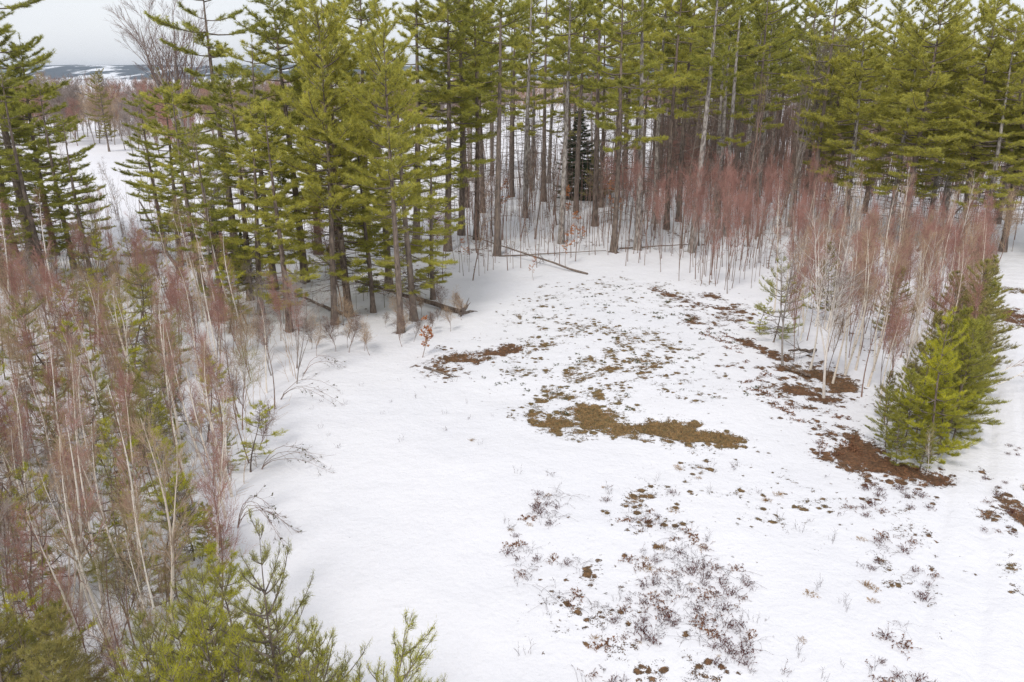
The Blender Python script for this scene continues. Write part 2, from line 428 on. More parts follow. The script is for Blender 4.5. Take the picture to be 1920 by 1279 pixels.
cover = mathn(t, 'MAXIMUM', ramp(t, fld, 0.46, 0.545), ramp(t, spot, 0.02, 0.10))
g1 = ramp(t, noise(t, 3.0, 4, pos, 0.7), 0.35, 0.65); g2 = ramp(t, noise(t, 9.0, 4, pos, 0.75), 0.4, 0.6)
tan = mixc(t, g1, (0.270, 0.180, 0.078), (0.150, 0.122, 0.050))
redc = mixc(t, g1, (0.215, 0.108, 0.056), (0.120, 0.064, 0.038))
soil = mixc(t, a_r.outputs['Fac'], tan, redc)
soil = mixc(t, g2, soil, mixc(t, 0.7, soil, (0.050, 0.036, 0.024)))
dust = mixc(t, ramp(t, noise(t, 0.12, 3, pos), 0.3, 0.7), (0.765, 0.758, 0.785), (0.725, 0.722, 0.755))
t.links.new(mixc(t, cover, dust, soil), b.inputs['Base Color'])
b.inputs['Roughness'].default_value = 0.7
bp = node(t, 'ShaderNodeBump'); bp.inputs['Strength'].default_value = 0.6; bp.inputs['Distance'].default_value = 0.06
hgt = mathn(t, 'ADD', mathn(t, 'MULTIPLY', cover, -1.2), mathn(t, 'ADD', noise(t, 5.0, 5, pos, 0.6), mathn(t, 'MULTIPLY', noise(t, 0.9, 4, pos, 0.6), 3.0)))
t.links.new(hgt, bp.inputs['Height']); t.links.new(bp.outputs[0], b.inputs['Normal'])
ground = poly_obj('ground', np.stack([X, Y, Z], -1), None, np.stack([ii, ii + 1, ii + nx_ + 1, ii + nx_], -1), snow, smooth_sh=True)
ground['kind'] = 'structure'; ground['label'] = 'snow covered ground with melted brown patches and a faint track'
for nm, arr in (('melt', F), ('red', RD)):
    at_ = ground.data.attributes.new(nm, 'FLOAT', 'POINT'); at_.data.foreach_set('value', arr.astype(np.float32).ravel())

# far hills
hx = np.arange(-3600, 3601, 18.0); hy = np.linspace(2600, 3600, 30)
HX, HY = np.meshgrid(hx, hy); u = (HY - 2600) / 1000
HZ = 62 * np.sin(np.clip(u, 0, 1) * math.pi * 0.62) * (0.86 + 0.14 * fbm(HX / 700, HY / 900)) + 5 * fbm(HX / 60, HY / 60) * (u > 0.02) - 3
m, t, b = mat_new('far_hillside')
geo = node(t, 'ShaderNodeNewGeometry'); mp = node(t, 'ShaderNodeMapping'); mp.inputs['Scale'].default_value = (1, 0.35, 3)
t.links.new(geo.outputs['Position'], mp.inputs['Vector'])
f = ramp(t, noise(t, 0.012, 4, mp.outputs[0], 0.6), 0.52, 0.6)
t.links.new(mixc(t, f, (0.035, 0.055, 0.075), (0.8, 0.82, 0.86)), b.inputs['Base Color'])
n1 = len(hx); ii = (np.arange(len(hy) - 1)[:, None] * n1 + np.arange(n1 - 1)[None]).ravel()
hills = poly_obj('hills', np.stack([HX, HY, HZ], -1), None, np.stack([ii, ii + 1, ii + n1 + 1, ii + n1], -1), m, smooth_sh=True)
hills['kind'] = 'structure'; hills['label'] = 'blue wooded hills with snowy clearings on the horizon'

# ---------------------------------------------------------------- tree prototypes
def pine(h, R, cb, spacing=0.6, per=(3, 5), needle=(0.2, 0.02), tuft=0.14, nb=8, ss=0.2, profile='tall', elev=(0, 40), leaf='needles',
         barkm='bark', r0=None, dead=True, sub=1, plate=0.42, upb=0.5, droop=0.08, sway=0.15, side=0.9):
    r0 = r0 or 0.0118 * h
    k = 16; z = np.linspace(0, h, k)
    ph = U(0, 6.28); tp = np.stack([sway * np.sin(z / h * 4 + ph) - sway * math.sin(ph), sway * np.cos(z / h * 3 + ph) - sway * math.cos(ph), z], -1)
    tr = r0 * np.maximum(1 - z / h, 0.02) ** 0.85; tr[0] *= 1.35
    gt = Geo(); gt.tubes(tp[None], tr[None], 9)
    trunk_at = lambda zz: np.stack([np.interp(zz, z, tp[:, i]) for i in range(3)], -1)
    B = []
    zz = cb * h
    while zz < h * 0.985:
        u = (zz - cb * h) / (h * (1 - cb))
        if profile == 'tall': pr = min(1, 0.55 + 1.5 * u) * (1 - u) ** 0.34 + 0.04
        elif profile == 'cone': pr = (1 - u) ** 0.9 + 0.04
        else: pr = min(1, 0.75 + u) * (1 - u) ** 0.75 + 0.07
        n = rng.integers(per[0], per[1] + 1); az0 = U(0, 6.28)
        for j in range(n):
            B.append((zz + U(-.12, .12) * spacing, az0 + j * 6.283 / n + U(-.5, .5), R * pr * U(0.36, 1.22), math.radians(elev[0] + (elev[1] - elev[0]) * u ** 1.3 + U(-9, 9))))
        zz += spacing * U(0.6, 1.4)
    B = np.array(B); n = len(B)
    K = 6; s = np.linspace(0, 1, K)[None]
    hor = B[:, 2:3] * s * np.cos(B[:, 3:4]); ver = B[:, 2:3] * (s * np.sin(B[:, 3:4]) - droop * 4 * s * (1 - s) + 0.10 * s * s)
    az = B[:, 1:2] + rng.normal(size=(n, 1)) * 0.12 * s
    P = trunk_at(B[:, 0])[:, None] + np.stack([hor * np.cos(az), hor * np.sin(az), ver], -1)
    rb = np.clip(0.017 * B[:, 2:3] + 0.006, 0.008, 0.07) * (1 - 0.8 * s)
    gb = Geo(); gb.tubes(P, rb, 4)
    if dead:
        nd = int(h * 2.6); dz = U(0.12 * h, (cb + 0.06) * h, nd); da = U(0, 6.28, nd); dl = U(0.3, 1.0, nd) * R * 0.65
        c = trunk_at(dz)
        D = c[:, None] + np.stack([np.cos(da)[:, None] * dl[:, None] * s, np.sin(da)[:, None] * dl[:, None] * s,
                                   dl[:, None] * (U(-.15, .3, nd)[:, None] * s - 0.15 * s * s)], -1) + rng.normal(size=(nd, K, 3)) * 0.03 * s[..., None]
        gb.tubes(D, np.clip(0.018 * dl[:, None], .008, .03) * (1 - 0.75 * s) + 0 * D[..., 0], 3)
        p2, r2 = grow(D, 0.02 * np.ones(D.shape[:2]), 2, .3, .95, 0.45, 45, 0.0, 3, rmin=0.007); gb.tubes(p2, r2, 3)
    # side shoots
    per_b = np.maximum((B[:, 2] / ss).astype(int) + 2, 3); idx = np.repeat(np.arange(n), per_b); m_ = len(idx)
    t = U(0.18, 1.0, m_) ** 0.8; c, tg = along(P[idx], t)
    hz = unit(np.stack([-tg[:, 1], tg[:, 0], 0 * t], -1)); sd = np.where(rng.random(m_) < .5, -1, 1)
    a = np.radians(U(20, 62, m_)) * sd
    d = unit(tg * np.cos(a)[:, None] + hz * np.sin(a)[:, None] * side + np.array([0, 0, 1.0]) * (U(0.02, 0.45, m_) * upb)[:, None])
    L = B[idx, 2] * plate * (1.15 - t) * U(.5, 1.2, m_) + 0.6 * needle[0]
    tip = P[:, -1]; C = np.concatenate([c, tip - 0.1 * unit(P[:, -1] - P[:, -2])]); D = np.concatenate([d, unit(P[:, -1] - P[:, -2] + [0, 0, .1])]); L = np.concatenate([L, 0.12 * B[:, 2] + .15])
    top = trunk_at(np.array([h * 0.97])); C = np.concatenate([C, top]); D = np.concatenate([D, [[0, 0, 1.0]]]); L = np.concatenate([L, [0.06 * h * .5]])
    for _ in range(sub):
        i2 = np.repeat(np.arange(m_), 1); q = U(.3, .9, len(i2)); c2 = C[i2] + D[i2] * (L[i2] * q)[:, None]
        d2 = unit(D[i2] + rng.normal(size=(len(i2), 3)) * [.75, .75, .25] + [0, 0, .12 * upb]); l2 = L[i2] * U(.35, .7, len(i2))
        C = np.concatenate([C, c2]); D = np.concatenate([D, d2]); L = np.concatenate([L, l2])
    gb.tubes(np.stack([C, C + D * L[:, None]], 1), np.stack([0.004 + 0.006 * L, 0 * L + 0.003], 1), 3)
    nt_ = np.maximum((L / tuft).astype(int) + 1, 1); ix = np.repeat(np.arange(len(L)), nt_)
    st = (np.arange(len(ix)) - np.repeat(np.cumsum(nt_) - nt_, nt_) + U(.2, 1.0, len(ix))) / nt_[ix]
    tc = C[ix] + D[ix] * (L[ix] * st)[:, None]; td = D[ix]
    ib = np.repeat(np.arange(len(tc)), nb); nbz = len(ib)
    bd = unit(td[ib] * 0.75 + rng.normal(size=(nbz, 3)) * 0.62 + [0, 0, 0.28 * upb])
    gf = Geo(); gf.blades(tc[ib] + rng.normal(size=(nbz, 3)) * 0.02, bd, needle[0] * U(.65, 1.2, nbz), needle[1] * U(.7, 1.2, nbz) * .5)
    return dict(h=h, parts=[('trunk', gt.mesh('trunk', M[barkm], True), 'bark'), ('branches', gb.mesh('branches', M['limb']), None),
                            ('crown', gf.mesh('crown', M[leaf]), None)])

def bare(h, r0, limbs, llen, lang, up, t0=0.3, tw=6, twl=0.5, tl=4, tll=0.25, barkm='stem', limbm='stem', twigm='twig_brown', sway=0.15, forks=0,
         rmin=0.0045, lean=0.0, leaves=0, wig=0.1, tang=38, t1=0.97):
    k = 12; z = np.linspace(0, h, k); ph = U(0, 6.28)
    tp = np.stack([sway * np.sin(z / h * 4 + ph) - sway * math.sin(ph) + lean * (z / h) ** 1.6 * h, sway * np.cos(z / h * 3.3 + ph) - sway * math.cos(ph), z], -1)
    tr = r0 * np.maximum(1 - z / h, 0.05) ** 0.8; tr[0] *= 1.25
    T, TR = tp[None], tr[None]
    if forks:
        fp, fr = grow(T, TR, forks, .08, .42, h * .78, 22, 0.35, k, 0.05, .75, .12, taper_len=.35); T = np.concatenate([T, fp]); TR = np.concatenate([TR, fr])
    gt = Geo(); gt.tubes(T, TR, 7)
    gl = Geo(); P, R_ = grow(T, TR, limbs, t0, t1, llen, lang, up, 6, wig, .5, .25, rmin * 1.4); gl.tubes(P, R_, 4)
    g2 = Geo(); P2, R2 = grow(P, R_, tw, .2, 1, twl, tang, up * .7, 4, wig, .5, .4, rmin); g2.tubes(P2, R2, 3)
    if tl: P3, R3 = grow(P2, R2, tl, .2, 1, tll, tang, up * .5, 2, wig, .7, .6, rmin * .8); g2.tubes(P3, R3, 3)
    parts = [('trunk', gt.mesh('trunk', M[barkm], True), None), ('branches', gl.mesh('branches', M[limbm]), None), ('twigs', g2.mesh('twigs', M[twigm]), None)]
    if leaves:
        gv = Geo(); ix = rng.integers(0, len(P2), leaves); c, tg = along(P2[ix], U(.2, 1, leaves))
        gv.leaves(c, unit(tg + rng.normal(size=(leaves, 3)) * .8 + [0, 0, -.6]), U(.09, .16, leaves), .035); parts.append(('leaves', gv.mesh('leaves', M['leaf']), None))
    return dict(h=h, parts=parts)

PR = dict(
    T=[pine(23, 3.3, .50, .85, (3, 4), (.22, .022), .135, 14, .17, elev=(-6, 40), upb=.8), pine(22, 3.6, .40, .95, (2, 4), (.22, .022), .135, 14, .17, elev=(-8, 36), upb=.8),
       pine(22, 2.9, .57, .8, (3, 4), (.22, .022), .135, 14, .17, elev=(0, 45), barkm='pale_bark', upb=.8),
       pine(23, 3.4, .34, 1.25, (2, 3), (.22, .022), .135, 14, .16, elev=(-8, 30), barkm='pale_bark', leaf='lime', upb=.9), pine(21, 3.2, .46, 1.05, (2, 4), (.22, .022), .135, 14, .16, elev=(-8, 40), leaf='lime', upb=.9)],
    F=[pine(20, 3.4, .26, .62, (3, 4), (.21, .021), .135, 13, .17, elev=(-8, 38), upb=.8), pine(18, 3.1, .18, .72, (2, 4), (.21, .021), .135, 13, .17, elev=(-8, 38), upb=.8),
       pine(21, 3.6, .32, .85, (2, 4), (.21, .022), .13, 14, .15, elev=(-10, 30), upb=.7), pine(16, 2.7, .13, .85, (2, 3), (.20, .021), .13, 13, .15, elev=(-10, 30), upb=.7)],
    B=[pine(17, 3.3, .36, .5, (4, 5), (.20, .020), .13, 12, .16, elev=(8, 55), leaf='lime', upb=1.4), pine(17, 2.8, .40, .52, (3, 5), (.20, .020), .13, 12, .16, elev=(5, 58), leaf='lime', upb=1.5)],
    D=[pine(20, 3.9, .24, .68, (3, 5), (.22, .022), .14, 13, .18, elev=(-8, 35), leaf='lime', barkm='pale_bark', upb=.9), pine(21, 4.1, .32, .7, (3, 5), (.22, .022), .14, 13, .18, elev=(-6, 38), leaf='lime', upb=.9)],
    Y=[pine(7, 2.1, .08, .38, (3, 5), (.14, .013), .06, 6, .12, 'young', (0, 55), 'young', dead=False, r0=.06, upb=1.4, sub=1),
       pine(6, 2.0, .10, .4, (2, 5), (.14, .013), .06, 6, .12, 'young', (0, 60), 'young', dead=False, r0=.05, upb=1.5),
       pine(8, 2.3, .16, .44, (3, 5), (.14, .013), .06, 6, .12, 'young', (-4, 50), 'dull', dead=True, r0=.07, upb=1.3)],
    W=[pine(4.5, 1.5, .15, .42, (2, 4), (.13, .012), .07, 5, .16, 'young', (-8, 50), 'young', dead=True, r0=.035, upb=1.3, sway=.3), pine(4, 1.4, .2, .5, (2, 4), (.13, .012), .07, 5, .16, 'young', (-5, 55), 'dull', dead=True, r0=.035, upb=1.3, sway=.35),
       pine(5, 1.5, .25, .5, (2, 3), (.13, .012), .06, 6, .15, 'young', (-10, 50), 'bright', dead=True, r0=.04, upb=1.1, sway=.3)],
    G=[pine(6.5, 1.75, .14, .38, (3, 5), (.078, .0055), .034, 4, .085, 'young', (5, 62), 'young', dead=True, r0=.045, upb=1.9, plate=.30, sub=1),
       pine(6.5, 1.6, .2, .42, (3, 5), (.078, .0055), .034, 4, .085, 'young', (8, 65), 'bright', dead=True, r0=.04, upb=2.0, plate=.30)],
    N=[pine(8, 2.5, .06, .52, (2, 5), (.14, .013), .065, 7, .13, 'young', (-6, 50), 'bright', dead=False, r0=.09, upb=1.2)],
    S=[pine(9, 1.9, .05, .24, (7, 9), (.12, .032), .07, 7, .115, 'cone', (-22, 20), 'spruce', dead=False, r0=.11, upb=.1, droop=.02)],
)
BR = dict(
    birch=[bare(8.5, .078, 24, 1.4, 40, .16, .4, 6, .5, 3, .3, 'birch', 'birch_limb', 'twig_red', .3, rmin=.0036), bare(8, .072, 20, 1.3, 38, .18, .45, 6, .5, 3, .3, 'birch', 'birch_limb', 'twig_tan', .4, forks=1, rmin=.0036),
           bare(9, .08, 24, 1.3, 38, .18, .45, 6, .5, 3, .3, 'birch', 'birch_limb', 'twig_red', .4, lean=.14, rmin=.0036)],
    white=[bare(9, .07, 34, 2.0, 46, .18, .3, 7, .55, 3, .3, 'white', 'white', 'twig_grey', .3, forks=2), bare(8.5, .06, 28, 1.8, 44, .2, .35, 7, .55, 3, .3, 'white', 'white', 'twig_tan', .3)],
    red=[bare(5.5, .026, 16, 1.35, 38, .17, .35, 7, .6, 4, .34, 'stem', 'twig_red', 'twig_red', .25, forks=2, rmin=.0034), bare(6.2, .028, 18, 1.3, 36, .2, .45, 7, .6, 4, .34, 'stem', 'twig_red', 'twig_red', .25, forks=1, rmin=.0034),
         bare(4.8, .025, 16, 1.2, 40, .15, .3, 7, .55, 4, .32, 'stem', 'twig_tan', 'twig_tan', .25, forks=2, rmin=.0034)],
    tan=[bare(5.2, .026, 16, 1.2, 40, .15, .3, 7, .55, 3, .32, 'stem', 'twig_tan', 'twig_tan', .3, forks=2, rmin=.0034), bare(5.0, .026, 14, 1.2, 44, .13, .3, 7, .55, 3, .32, 'stem', 'twig_olive', 'twig_olive', .3, forks=2, rmin=.0034), bare(5.6, .03, 14, 1.2, 42, .13, .3, 7, .55, 3, .32, 'grey', 'twig_grey', 'twig_grey', .3, forks=2, rmin=.0034)],
    stem=[bare(6.5, .032, 16, .9, 48, .12, .3, 5, .4, 2, .25, 'stem', 'twig_brown', 'twig_brown', .25, rmin=.004), bare(7.5, .036, 16, 1.0, 44, .15, .4, 5, .45, 2, .25, 'stem', 'twig_brown', 'twig_grey', .3, rmin=.004),
          bare(5.5, .028, 18, .9, 50, .1, .2, 6, .4, 2, .25, 'stem', 'twig_tan', 'twig_brown', .3, forks=1, rmin=.004)],
    pole=[bare(12, .075, 22, 1.5, 55, .08, .3, 5, .6, 2, .35, 'bark', 'limb', 'twig_brown', .35, rmin=.006), bare(11, .065, 20, 1.3, 50, .1, .4, 5, .6, 2, .35, 'stem', 'twig_grey', 'twig_brown', .35, rmin=.006)],
    scrub=[bare(2.8, .018, 9, .9, 42, .12, .15, 6, .45, 3, .25, 'stem', 'twig_tan', 'twig_tan', .25, forks=4, rmin=.0036), bare(2.6, .016, 8, .8, 45, .1, .15, 6, .4, 3, .22, 'stem', 'twig_grey', 'twig_brown', .3, forks=5, rmin=.0036)],
    oak=[bare(4.2, .026, 12, .8, 50, .05, .25, 5, .35, 2, .2, 'stem', 'twig_tan', 'twig_tan', .2, leaves=420), bare(2.2, .02, 10, .6, 50, .05, .2, 5, .3, 2, .15, 'stem', 'twig_tan', 'twig_tan', .15, leaves=300)],
    far=[bare(12, .11, 20, 3.6, 46, .14, .2, 8, 1.4, 4, .7, 'grey', 'twig_grey', 'twig_tan', .4, forks=2, rmin=.014), bare(11, .10, 20, 3.4, 44, .16, .2, 8, 1.4, 4, .7, 'grey', 'twig_grey', 'twig_grey', .4, forks=3, rmin=.014),
         bare(12, .10, 20, 3.4, 44, .16, .2, 8, 1.4, 4, .7, 'stem', 'twig_tan', 'twig_red', .4, forks=3, rmin=.014)],
    vase=[bare(24, .28, 7, 8.0, 30, .10, .25, 8, 3.2, 5, 1.3, 'grey', 'twig_brown', 'twig_brown', .3, forks=8, rmin=.014, wig=.05, tang=26)],
    greytree=[bare(17, .18, 18, 4.2, 50, .15, .35, 8, 1.4, 4, .6, 'grey', 'grey', 'twig_grey', .5, forks=2, rmin=.009), bare(13, .12, 20, 2.8, 48, .14, .25, 8, 1.0, 4, .5, 'grey', 'grey', 'twig_grey', .5, forks=1, rmin=.007, lean=-.08)],
)

# ---------------------------------------------------------------- placing
def thing(name, label, cat, group, loc, rotz=0.0, sc=1.0, tilt=(0, 0), zsc=None):
    e = bpy.data.objects.new(name, None); e.empty_display_size = 0.2; COL.objects.link(e)
    e.location = loc
    e.rotation_euler = (Matrix.Rotation(tilt[0], 3, 'X') @ Matrix.Rotation(tilt[1], 3, 'Y') @ Matrix.Rotation(rotz, 3, 'Z')).to_euler()
    e.scale = (sc, sc, zsc or sc)
    e['label'] = label; e['category'] = cat
    if group: e['group'] = group
    return e
def put(proto, name, label, cat, group, p, h=None, rot=None, tilt=None, override=None, wide=1.0):
    s = (h / proto['h']) if h else 1.0
    e = thing(name, label, cat, group, (p[0], p[1], float(ground_z(p[0], p[1])) - 0.04 * max(s, .5)), U(0, 6.28) if rot is None else rot, s * wide,
              tilt if tilt is not None else (rng.normal() * .012, rng.normal() * .012), s)
    for nm, me, _ in proto['parts']:
        o = bpy.data.objects.new(nm, me); COL.objects.link(o); o.parent = e
        if override and nm in override: o.material_slots[0].link = 'OBJECT'; o.material_slots[0].material = M[override[nm]]
    return e
pick = lambda l: l[rng.integers(len(l))]
def inside_poly(p, poly):
    r = False; n = len(poly)
    for i in range(n):
        (x1, y1), (x2, y2) = poly[i], poly[(i + 1) % n]
        if (y1 > p[1]) != (y2 > p[1]) and p[0] < (x2 - x1) * (p[1] - y1) / (y2 - y1) + x1: r = not r
    return r
TAKEN = []
def scatter(px_poly, n, gap=1.0, taken=None, clump=0):
    poly = [tuple(at(*p)) for p in px_poly]; a = np.array(poly); out = []; tries = 0
    taken = TAKEN if taken is None else taken
    while len(out) < n and tries < n * 60:
        tries += 1; p = np.array([U(a[:, 0].min(), a[:, 0].max()), U(a[:, 1].min(), a[:, 1].max())])
        if not inside_poly(p, poly): continue
        if clump and vnoise(p[0] / clump + 50, p[1] / clump + 20) < .12: continue
        if any((p[0] - q[0]) ** 2 + (p[1] - q[1]) ** 2 < gap * gap for q in taken): continue
        out.append(p); taken.append(p)
    return out

# --- named pines: foot (column, row), tip row
def P1(kind, i, bx, by, top, label, group=None, name='pine_tree', cat='pine tree', **kw):
    if kind in 'YWGN': name, cat = 'young_pine', 'young pine'
    p = at(bx, by); TAKEN.append(p)
    return put(PR[kind][i], name, label, cat, group, p, tall(by, top), **kw)
gA = 'pines clumped at the edge of the open snow field'; lA = 'green pine in the clump between the sapling thicket and the open snow field'
for i, (bx, by, top, k) in enumerate([(25, 475, -60, 0), (62, 490, -130, 2), (105, 478, 60, 1), (140, 505, 150, 3), (172, 520, 215, 3), (-50, 470, -80, 0), (-110, 520, 0, 2), (85, 530, 120, 3), (10, 540, 170, 3)]):
    P1('F', k, bx, by, top, lA, gA, wide=1.3)
gB = 'pines beside the corner of the clearing'; lB = 'green pine with sparse layered boughs in the group beside the clearing corner'
P1('F', 2, 445, 505, -70, 'tall dark pine with open crown beside the bare vase-shaped tree', wide=1.25)
P1('B', 0, 628, 608, 18, 'bushy pale lime pine, broad rounded crown, in the group beside the clearing')
P1('B', 1, 752, 622, 28, 'slender pale lime pine with narrow crown, standing nearest the log with root plate')
for (bx, by, top, k) in [(543, 622, 190, 3), (572, 525, -40, 0), (597, 475, -90, 2), (655, 592, 60, 1), (690, 455, -60, 0), (776, 600, 120, 3), (490, 590, 170, 3), (470, 560, 110, 1),
                         (515, 540, 60, 3), (730, 540, 40, 1), (780, 470, -80, 2), (640, 520, -50, 2), (380, 540, 150, 3), (840, 470, -60, 0), (420, 600, 230, 3), (700, 585, 230, 3), (812, 560, 235, 3), (340, 500, 150, 1), (310,470,170,3)]:
    if rng.random() < .6: P1('F', k, bx, by, top, 'yellow-green pine with sparse layered boughs in the group beside the clearing corner', 'yellow-green pines beside the clearing corner', wide=1.3, override={'crown': 'lime'})
    else: P1('F', k, bx, by, top, lB, gB, wide=1.25)
gC = 'tall pines of the stand behind the clearing'; lC = 'tall brown-trunked pine with high green crown in the stand behind the clearing'
TL = [lC, 'tall pine with half-bare brown trunk in the stand behind the clearing', 'tall pine with pale grey bare trunk in the stand behind the clearing', 'pale-barked pine with scattered lime boughs in the stand behind the clearing', 'yellow-green tall pine in the stand behind the clearing']
TG = [gC + x for x in ('', ', half-bare', ', pale-barked', ', scattered lime boughs', ', yellow-green')]
for (bx, by, top, k) in [(865, 442, -150, 1), (893, 450, -60, 4), (932, 476, -120, 0), (1195, 470, -160, 3), (1297, 472, -140, 2), (1228, 420, -100, 2), (1052, 455, -110, 2), (1150, 474, -60, 1), (1250, 430, -80, 4),
                         (985, 410, -90, 3), (1080, 400, -80, 1), (1020, 380, -60, 4), (905, 400, -60, 1), (1115, 425, -110, 4), (1360, 440, -100, 3), (1400, 420, -70, 1), (1340, 400, -60, 2), (960, 370, -40, 1)]:
    P1('T', k, bx, by, top, TL[k], TG[k])
for p in scatter([(850, 400), (1240, 400), (1240, 290), (860, 320)], 24, 3.0): k = rng.integers(5); put(PR['T'][k], 'pine_tree', TL[k], 'pine tree', TG[k], p, U(20, 25))
for p in scatter([(1240, 430), (1530, 440), (1560, 300), (1230, 300)], 34, 2.6): k = rng.integers(5); put(PR['T'][k], 'pine_tree', TL[k], 'pine tree', TG[k], p, U(20, 25))
gD = 'pines behind the birch thicket'; lD = 'yellow-green pine with layered boughs standing behind the birch thicket'
for (bx, by, top, k) in [(1580, 440, -10, 0), (1545, 420, 60, 1), (1665, 460, -20, 0), (1690, 470, -30, 1), (1740, 440, 20, 0), (1800, 470, -5, 1), (1835, 480, 30, 0), (1880, 470, -25, 1), (1935, 480, -60, 0), (1980, 470, -20, 1), (1620, 400, 5, 1), (1770, 410, 0, 0), (1870, 420, 20, 1)]:
    P1('D', k, bx, by, top, ['yellow-green pine with pale trunk and low boughs behind the birch thicket', 'yellow-green pine with dark trunk and high boughs behind the birch thicket'][k], gD + [', pale-barked', ', dark-barked'][k], wide=1.15)
gE = 'pines deep in the dark wood'; lE = 'distant pine deep in the dark wood behind the front trunks'
for p in scatter([(1250, 300), (1950, 380), (1980, 235), (1260, 235)], 125, 2.6): put(pick(PR['T'] + PR['D'][1:]), 'pine_tree', lE, 'pine tree', gE, p, U(17, 22))
gX = 'pines on the far side of the snow field'; lX = 'far pine among the bare trees across the snow field'
for p in scatter([(-100, 258), (1200, 230), (1200, 215), (-100, 225)], 16, 8): put(pick(PR['F']), 'pine_tree', lX, 'pine tree', gX, p, U(13, 18))
P1('F', 1, 205, 285, 128, 'lone pale green pine at the open snow field, against the blue hills', override={'crown': 'dull'})
P1('S', 0, 1093, 372, 203, 'small dark green spruce among the bare pine trunks', name='spruce_tree', cat='spruce tree', wide=1.5)
P1('Y', 2, 1120, 385, 262, 'dull green young pine leaning against the dark spruce')
P1('S', 0, 415, 500, 372, 'small blackish spruce under the pines beside the clearing corner', name='spruce_tree', cat='spruce tree')
P1('S', 0, 460, 520, 430, 'stunted blackish spruce beside the thick pine trunks of the corner group', name='spruce_tree', cat='spruce tree')

# --- right thicket
gR = 'young pines along the birch thicket'; lR = 'young green pine on the snowy track side of the birch thicket'
P1('N', 0, 1742, 866, 575, 'bright yellow-green young pine at the tip of the birch thicket', wide=.8)
for (bx, by, top, k, ov) in [(1775, 825, 598, 0, 'young'), (1766, 790, 588, 1, 'young'), (1809, 720, 488, 2, 'dull'), (1786, 760, 573, 0, 'young'), (1799, 690, 548, 1, 'young'), (1774, 710, 508, 2, 'dull'), (1739, 780, 578, 2, 'dull'), (1788, 822, 638, 1, 'young'), (1779, 795, 598, 0, 'bright'), (1794, 768, 588, 1, 'young'), (1810, 742, 558, 0, 'dull'), (1820, 700, 533, 1, 'young'), (1826, 665, 513, 2, 'dull'), (1834, 630, 498, 0, 'dull'), (1836, 595, 478, 1, 'young')]:
    P1('Y', k, bx, by, top, lR, gR, override={'crown': ov}, wide=1.1)
lR2 = 'young green pine on the clearing side of the birch thicket'; gR2 = 'young pines on the clearing side of the birch thicket'
for (bx, by, top, k, ov) in [(1690, 850, 690, 1, 'young'), (1660, 835, 720, 0, 'young'), (1700, 800, 640, 2, 'dull'), (1680, 870, 770, 1, 'young'), (1655, 780, 690, 1, 'dull'), (1715, 845, 640, 0, 'bright'), (1760, 850, 660, 1, 'bright'), (1725, 880, 790, 1, 'young')]:
    P1('Y', k, bx, by, top, lR2, gR2, override={'crown': ov})
P1('W', 0, 1450, 642, 478, 'dull green young pine at the head of the birch thicket')
P1('W', 2, 1425, 628, 560, 'low green pine at the head of the birch thicket', wide=1.5)
for (bx, by, top) in [(1545, 600, 455), (1665, 640, 500), (1610, 560, 450)]: P1('Y', 2, bx, by, top, 'dull green young pine hidden among the birch stems', 'young pines inside the birch thicket')
for (bx, by, top, k, i, lab) in [(1545, 742, 400, 'white', 0, 'white-barked bare tree with spreading pale branches fronting the birch thicket'), (1467, 684, 455, 'greytree', 1, 'dark bare tree at the head of the birch thicket'),
                                 (1738, 888, 800, 'white', 1, 'small pale bare sapling in front of the bright young pine')]:
    p = at(bx, by); TAKEN.append(p); put(BR[k][i], 'bare_tree', lab, 'bare tree', None, p, tall(by, top))
lBr = 'white-stemmed birch in the thicket beside the snowy track'; gBr = 'birches of the thicket beside the snowy track'
for (bx, by, top) in [(1520, 690, 420), (1562, 715, 440), (1585, 700, 410), (1605, 690, 420), (1640, 690, 440), (1680, 800, 480), (1650, 760, 560), (1700, 690, 430), (1760, 650, 450), (1720, 640, 430), (1500, 640, 450), (1550, 620, 400), (1800, 650, 480), (1628, 720, 450)]:
    p = at(bx, by); TAKEN.append(p); put(pick(BR['birch'] + BR['white'][1:]), 'birch_tree', lBr, 'birch', gBr, p, tall(by, top) * U(.95, 1.05), wide=.8)
for (bx, by, ty) in [(1800, 735, 1.0), (1815, 745, .95)]:
    p = at(bx, by); put(BR['birch'][0], 'birch_tree', 'white birch stem leaning out over the snowy track', 'birch', 'birches leaning over the snowy track', p, 5.5, tilt=(0.1, ty), wide=.6)
lRs = 'red-twigged sapling crowding the birch thicket'; gRs = 'red saplings of the birch thicket'
POLY_R = [(1440, 610), (1490, 680), (1560, 705), (1640, 800), (1690, 850), (1760, 800), (1820, 690), (1860, 560), (1870, 500), (1480, 500)]
tk = []
for p in scatter(POLY_R, 78, .6, tk): put(BR['red'][rng.integers(2)], 'red_sapling', lRs, 'sapling', gRs, p, U(4.4, 6.6), wide=.75)
for p in scatter(POLY_R, 34, .5, tk): put(pick(BR['birch'] + BR['white'][1:]), 'birch_tree', lBr, 'birch', gBr, p, U(5.5, 8), wide=.7)
lRb = 'bare brown sapling crowding the birch thicket'; gRb = 'brown saplings of the birch thicket'
for p in scatter(POLY_R, 50, .45, tk): put(pick(BR['stem'] + BR['red'][2:]), 'bare_sapling', lRb, 'sapling', gRb, p, U(3.5, 6.5))

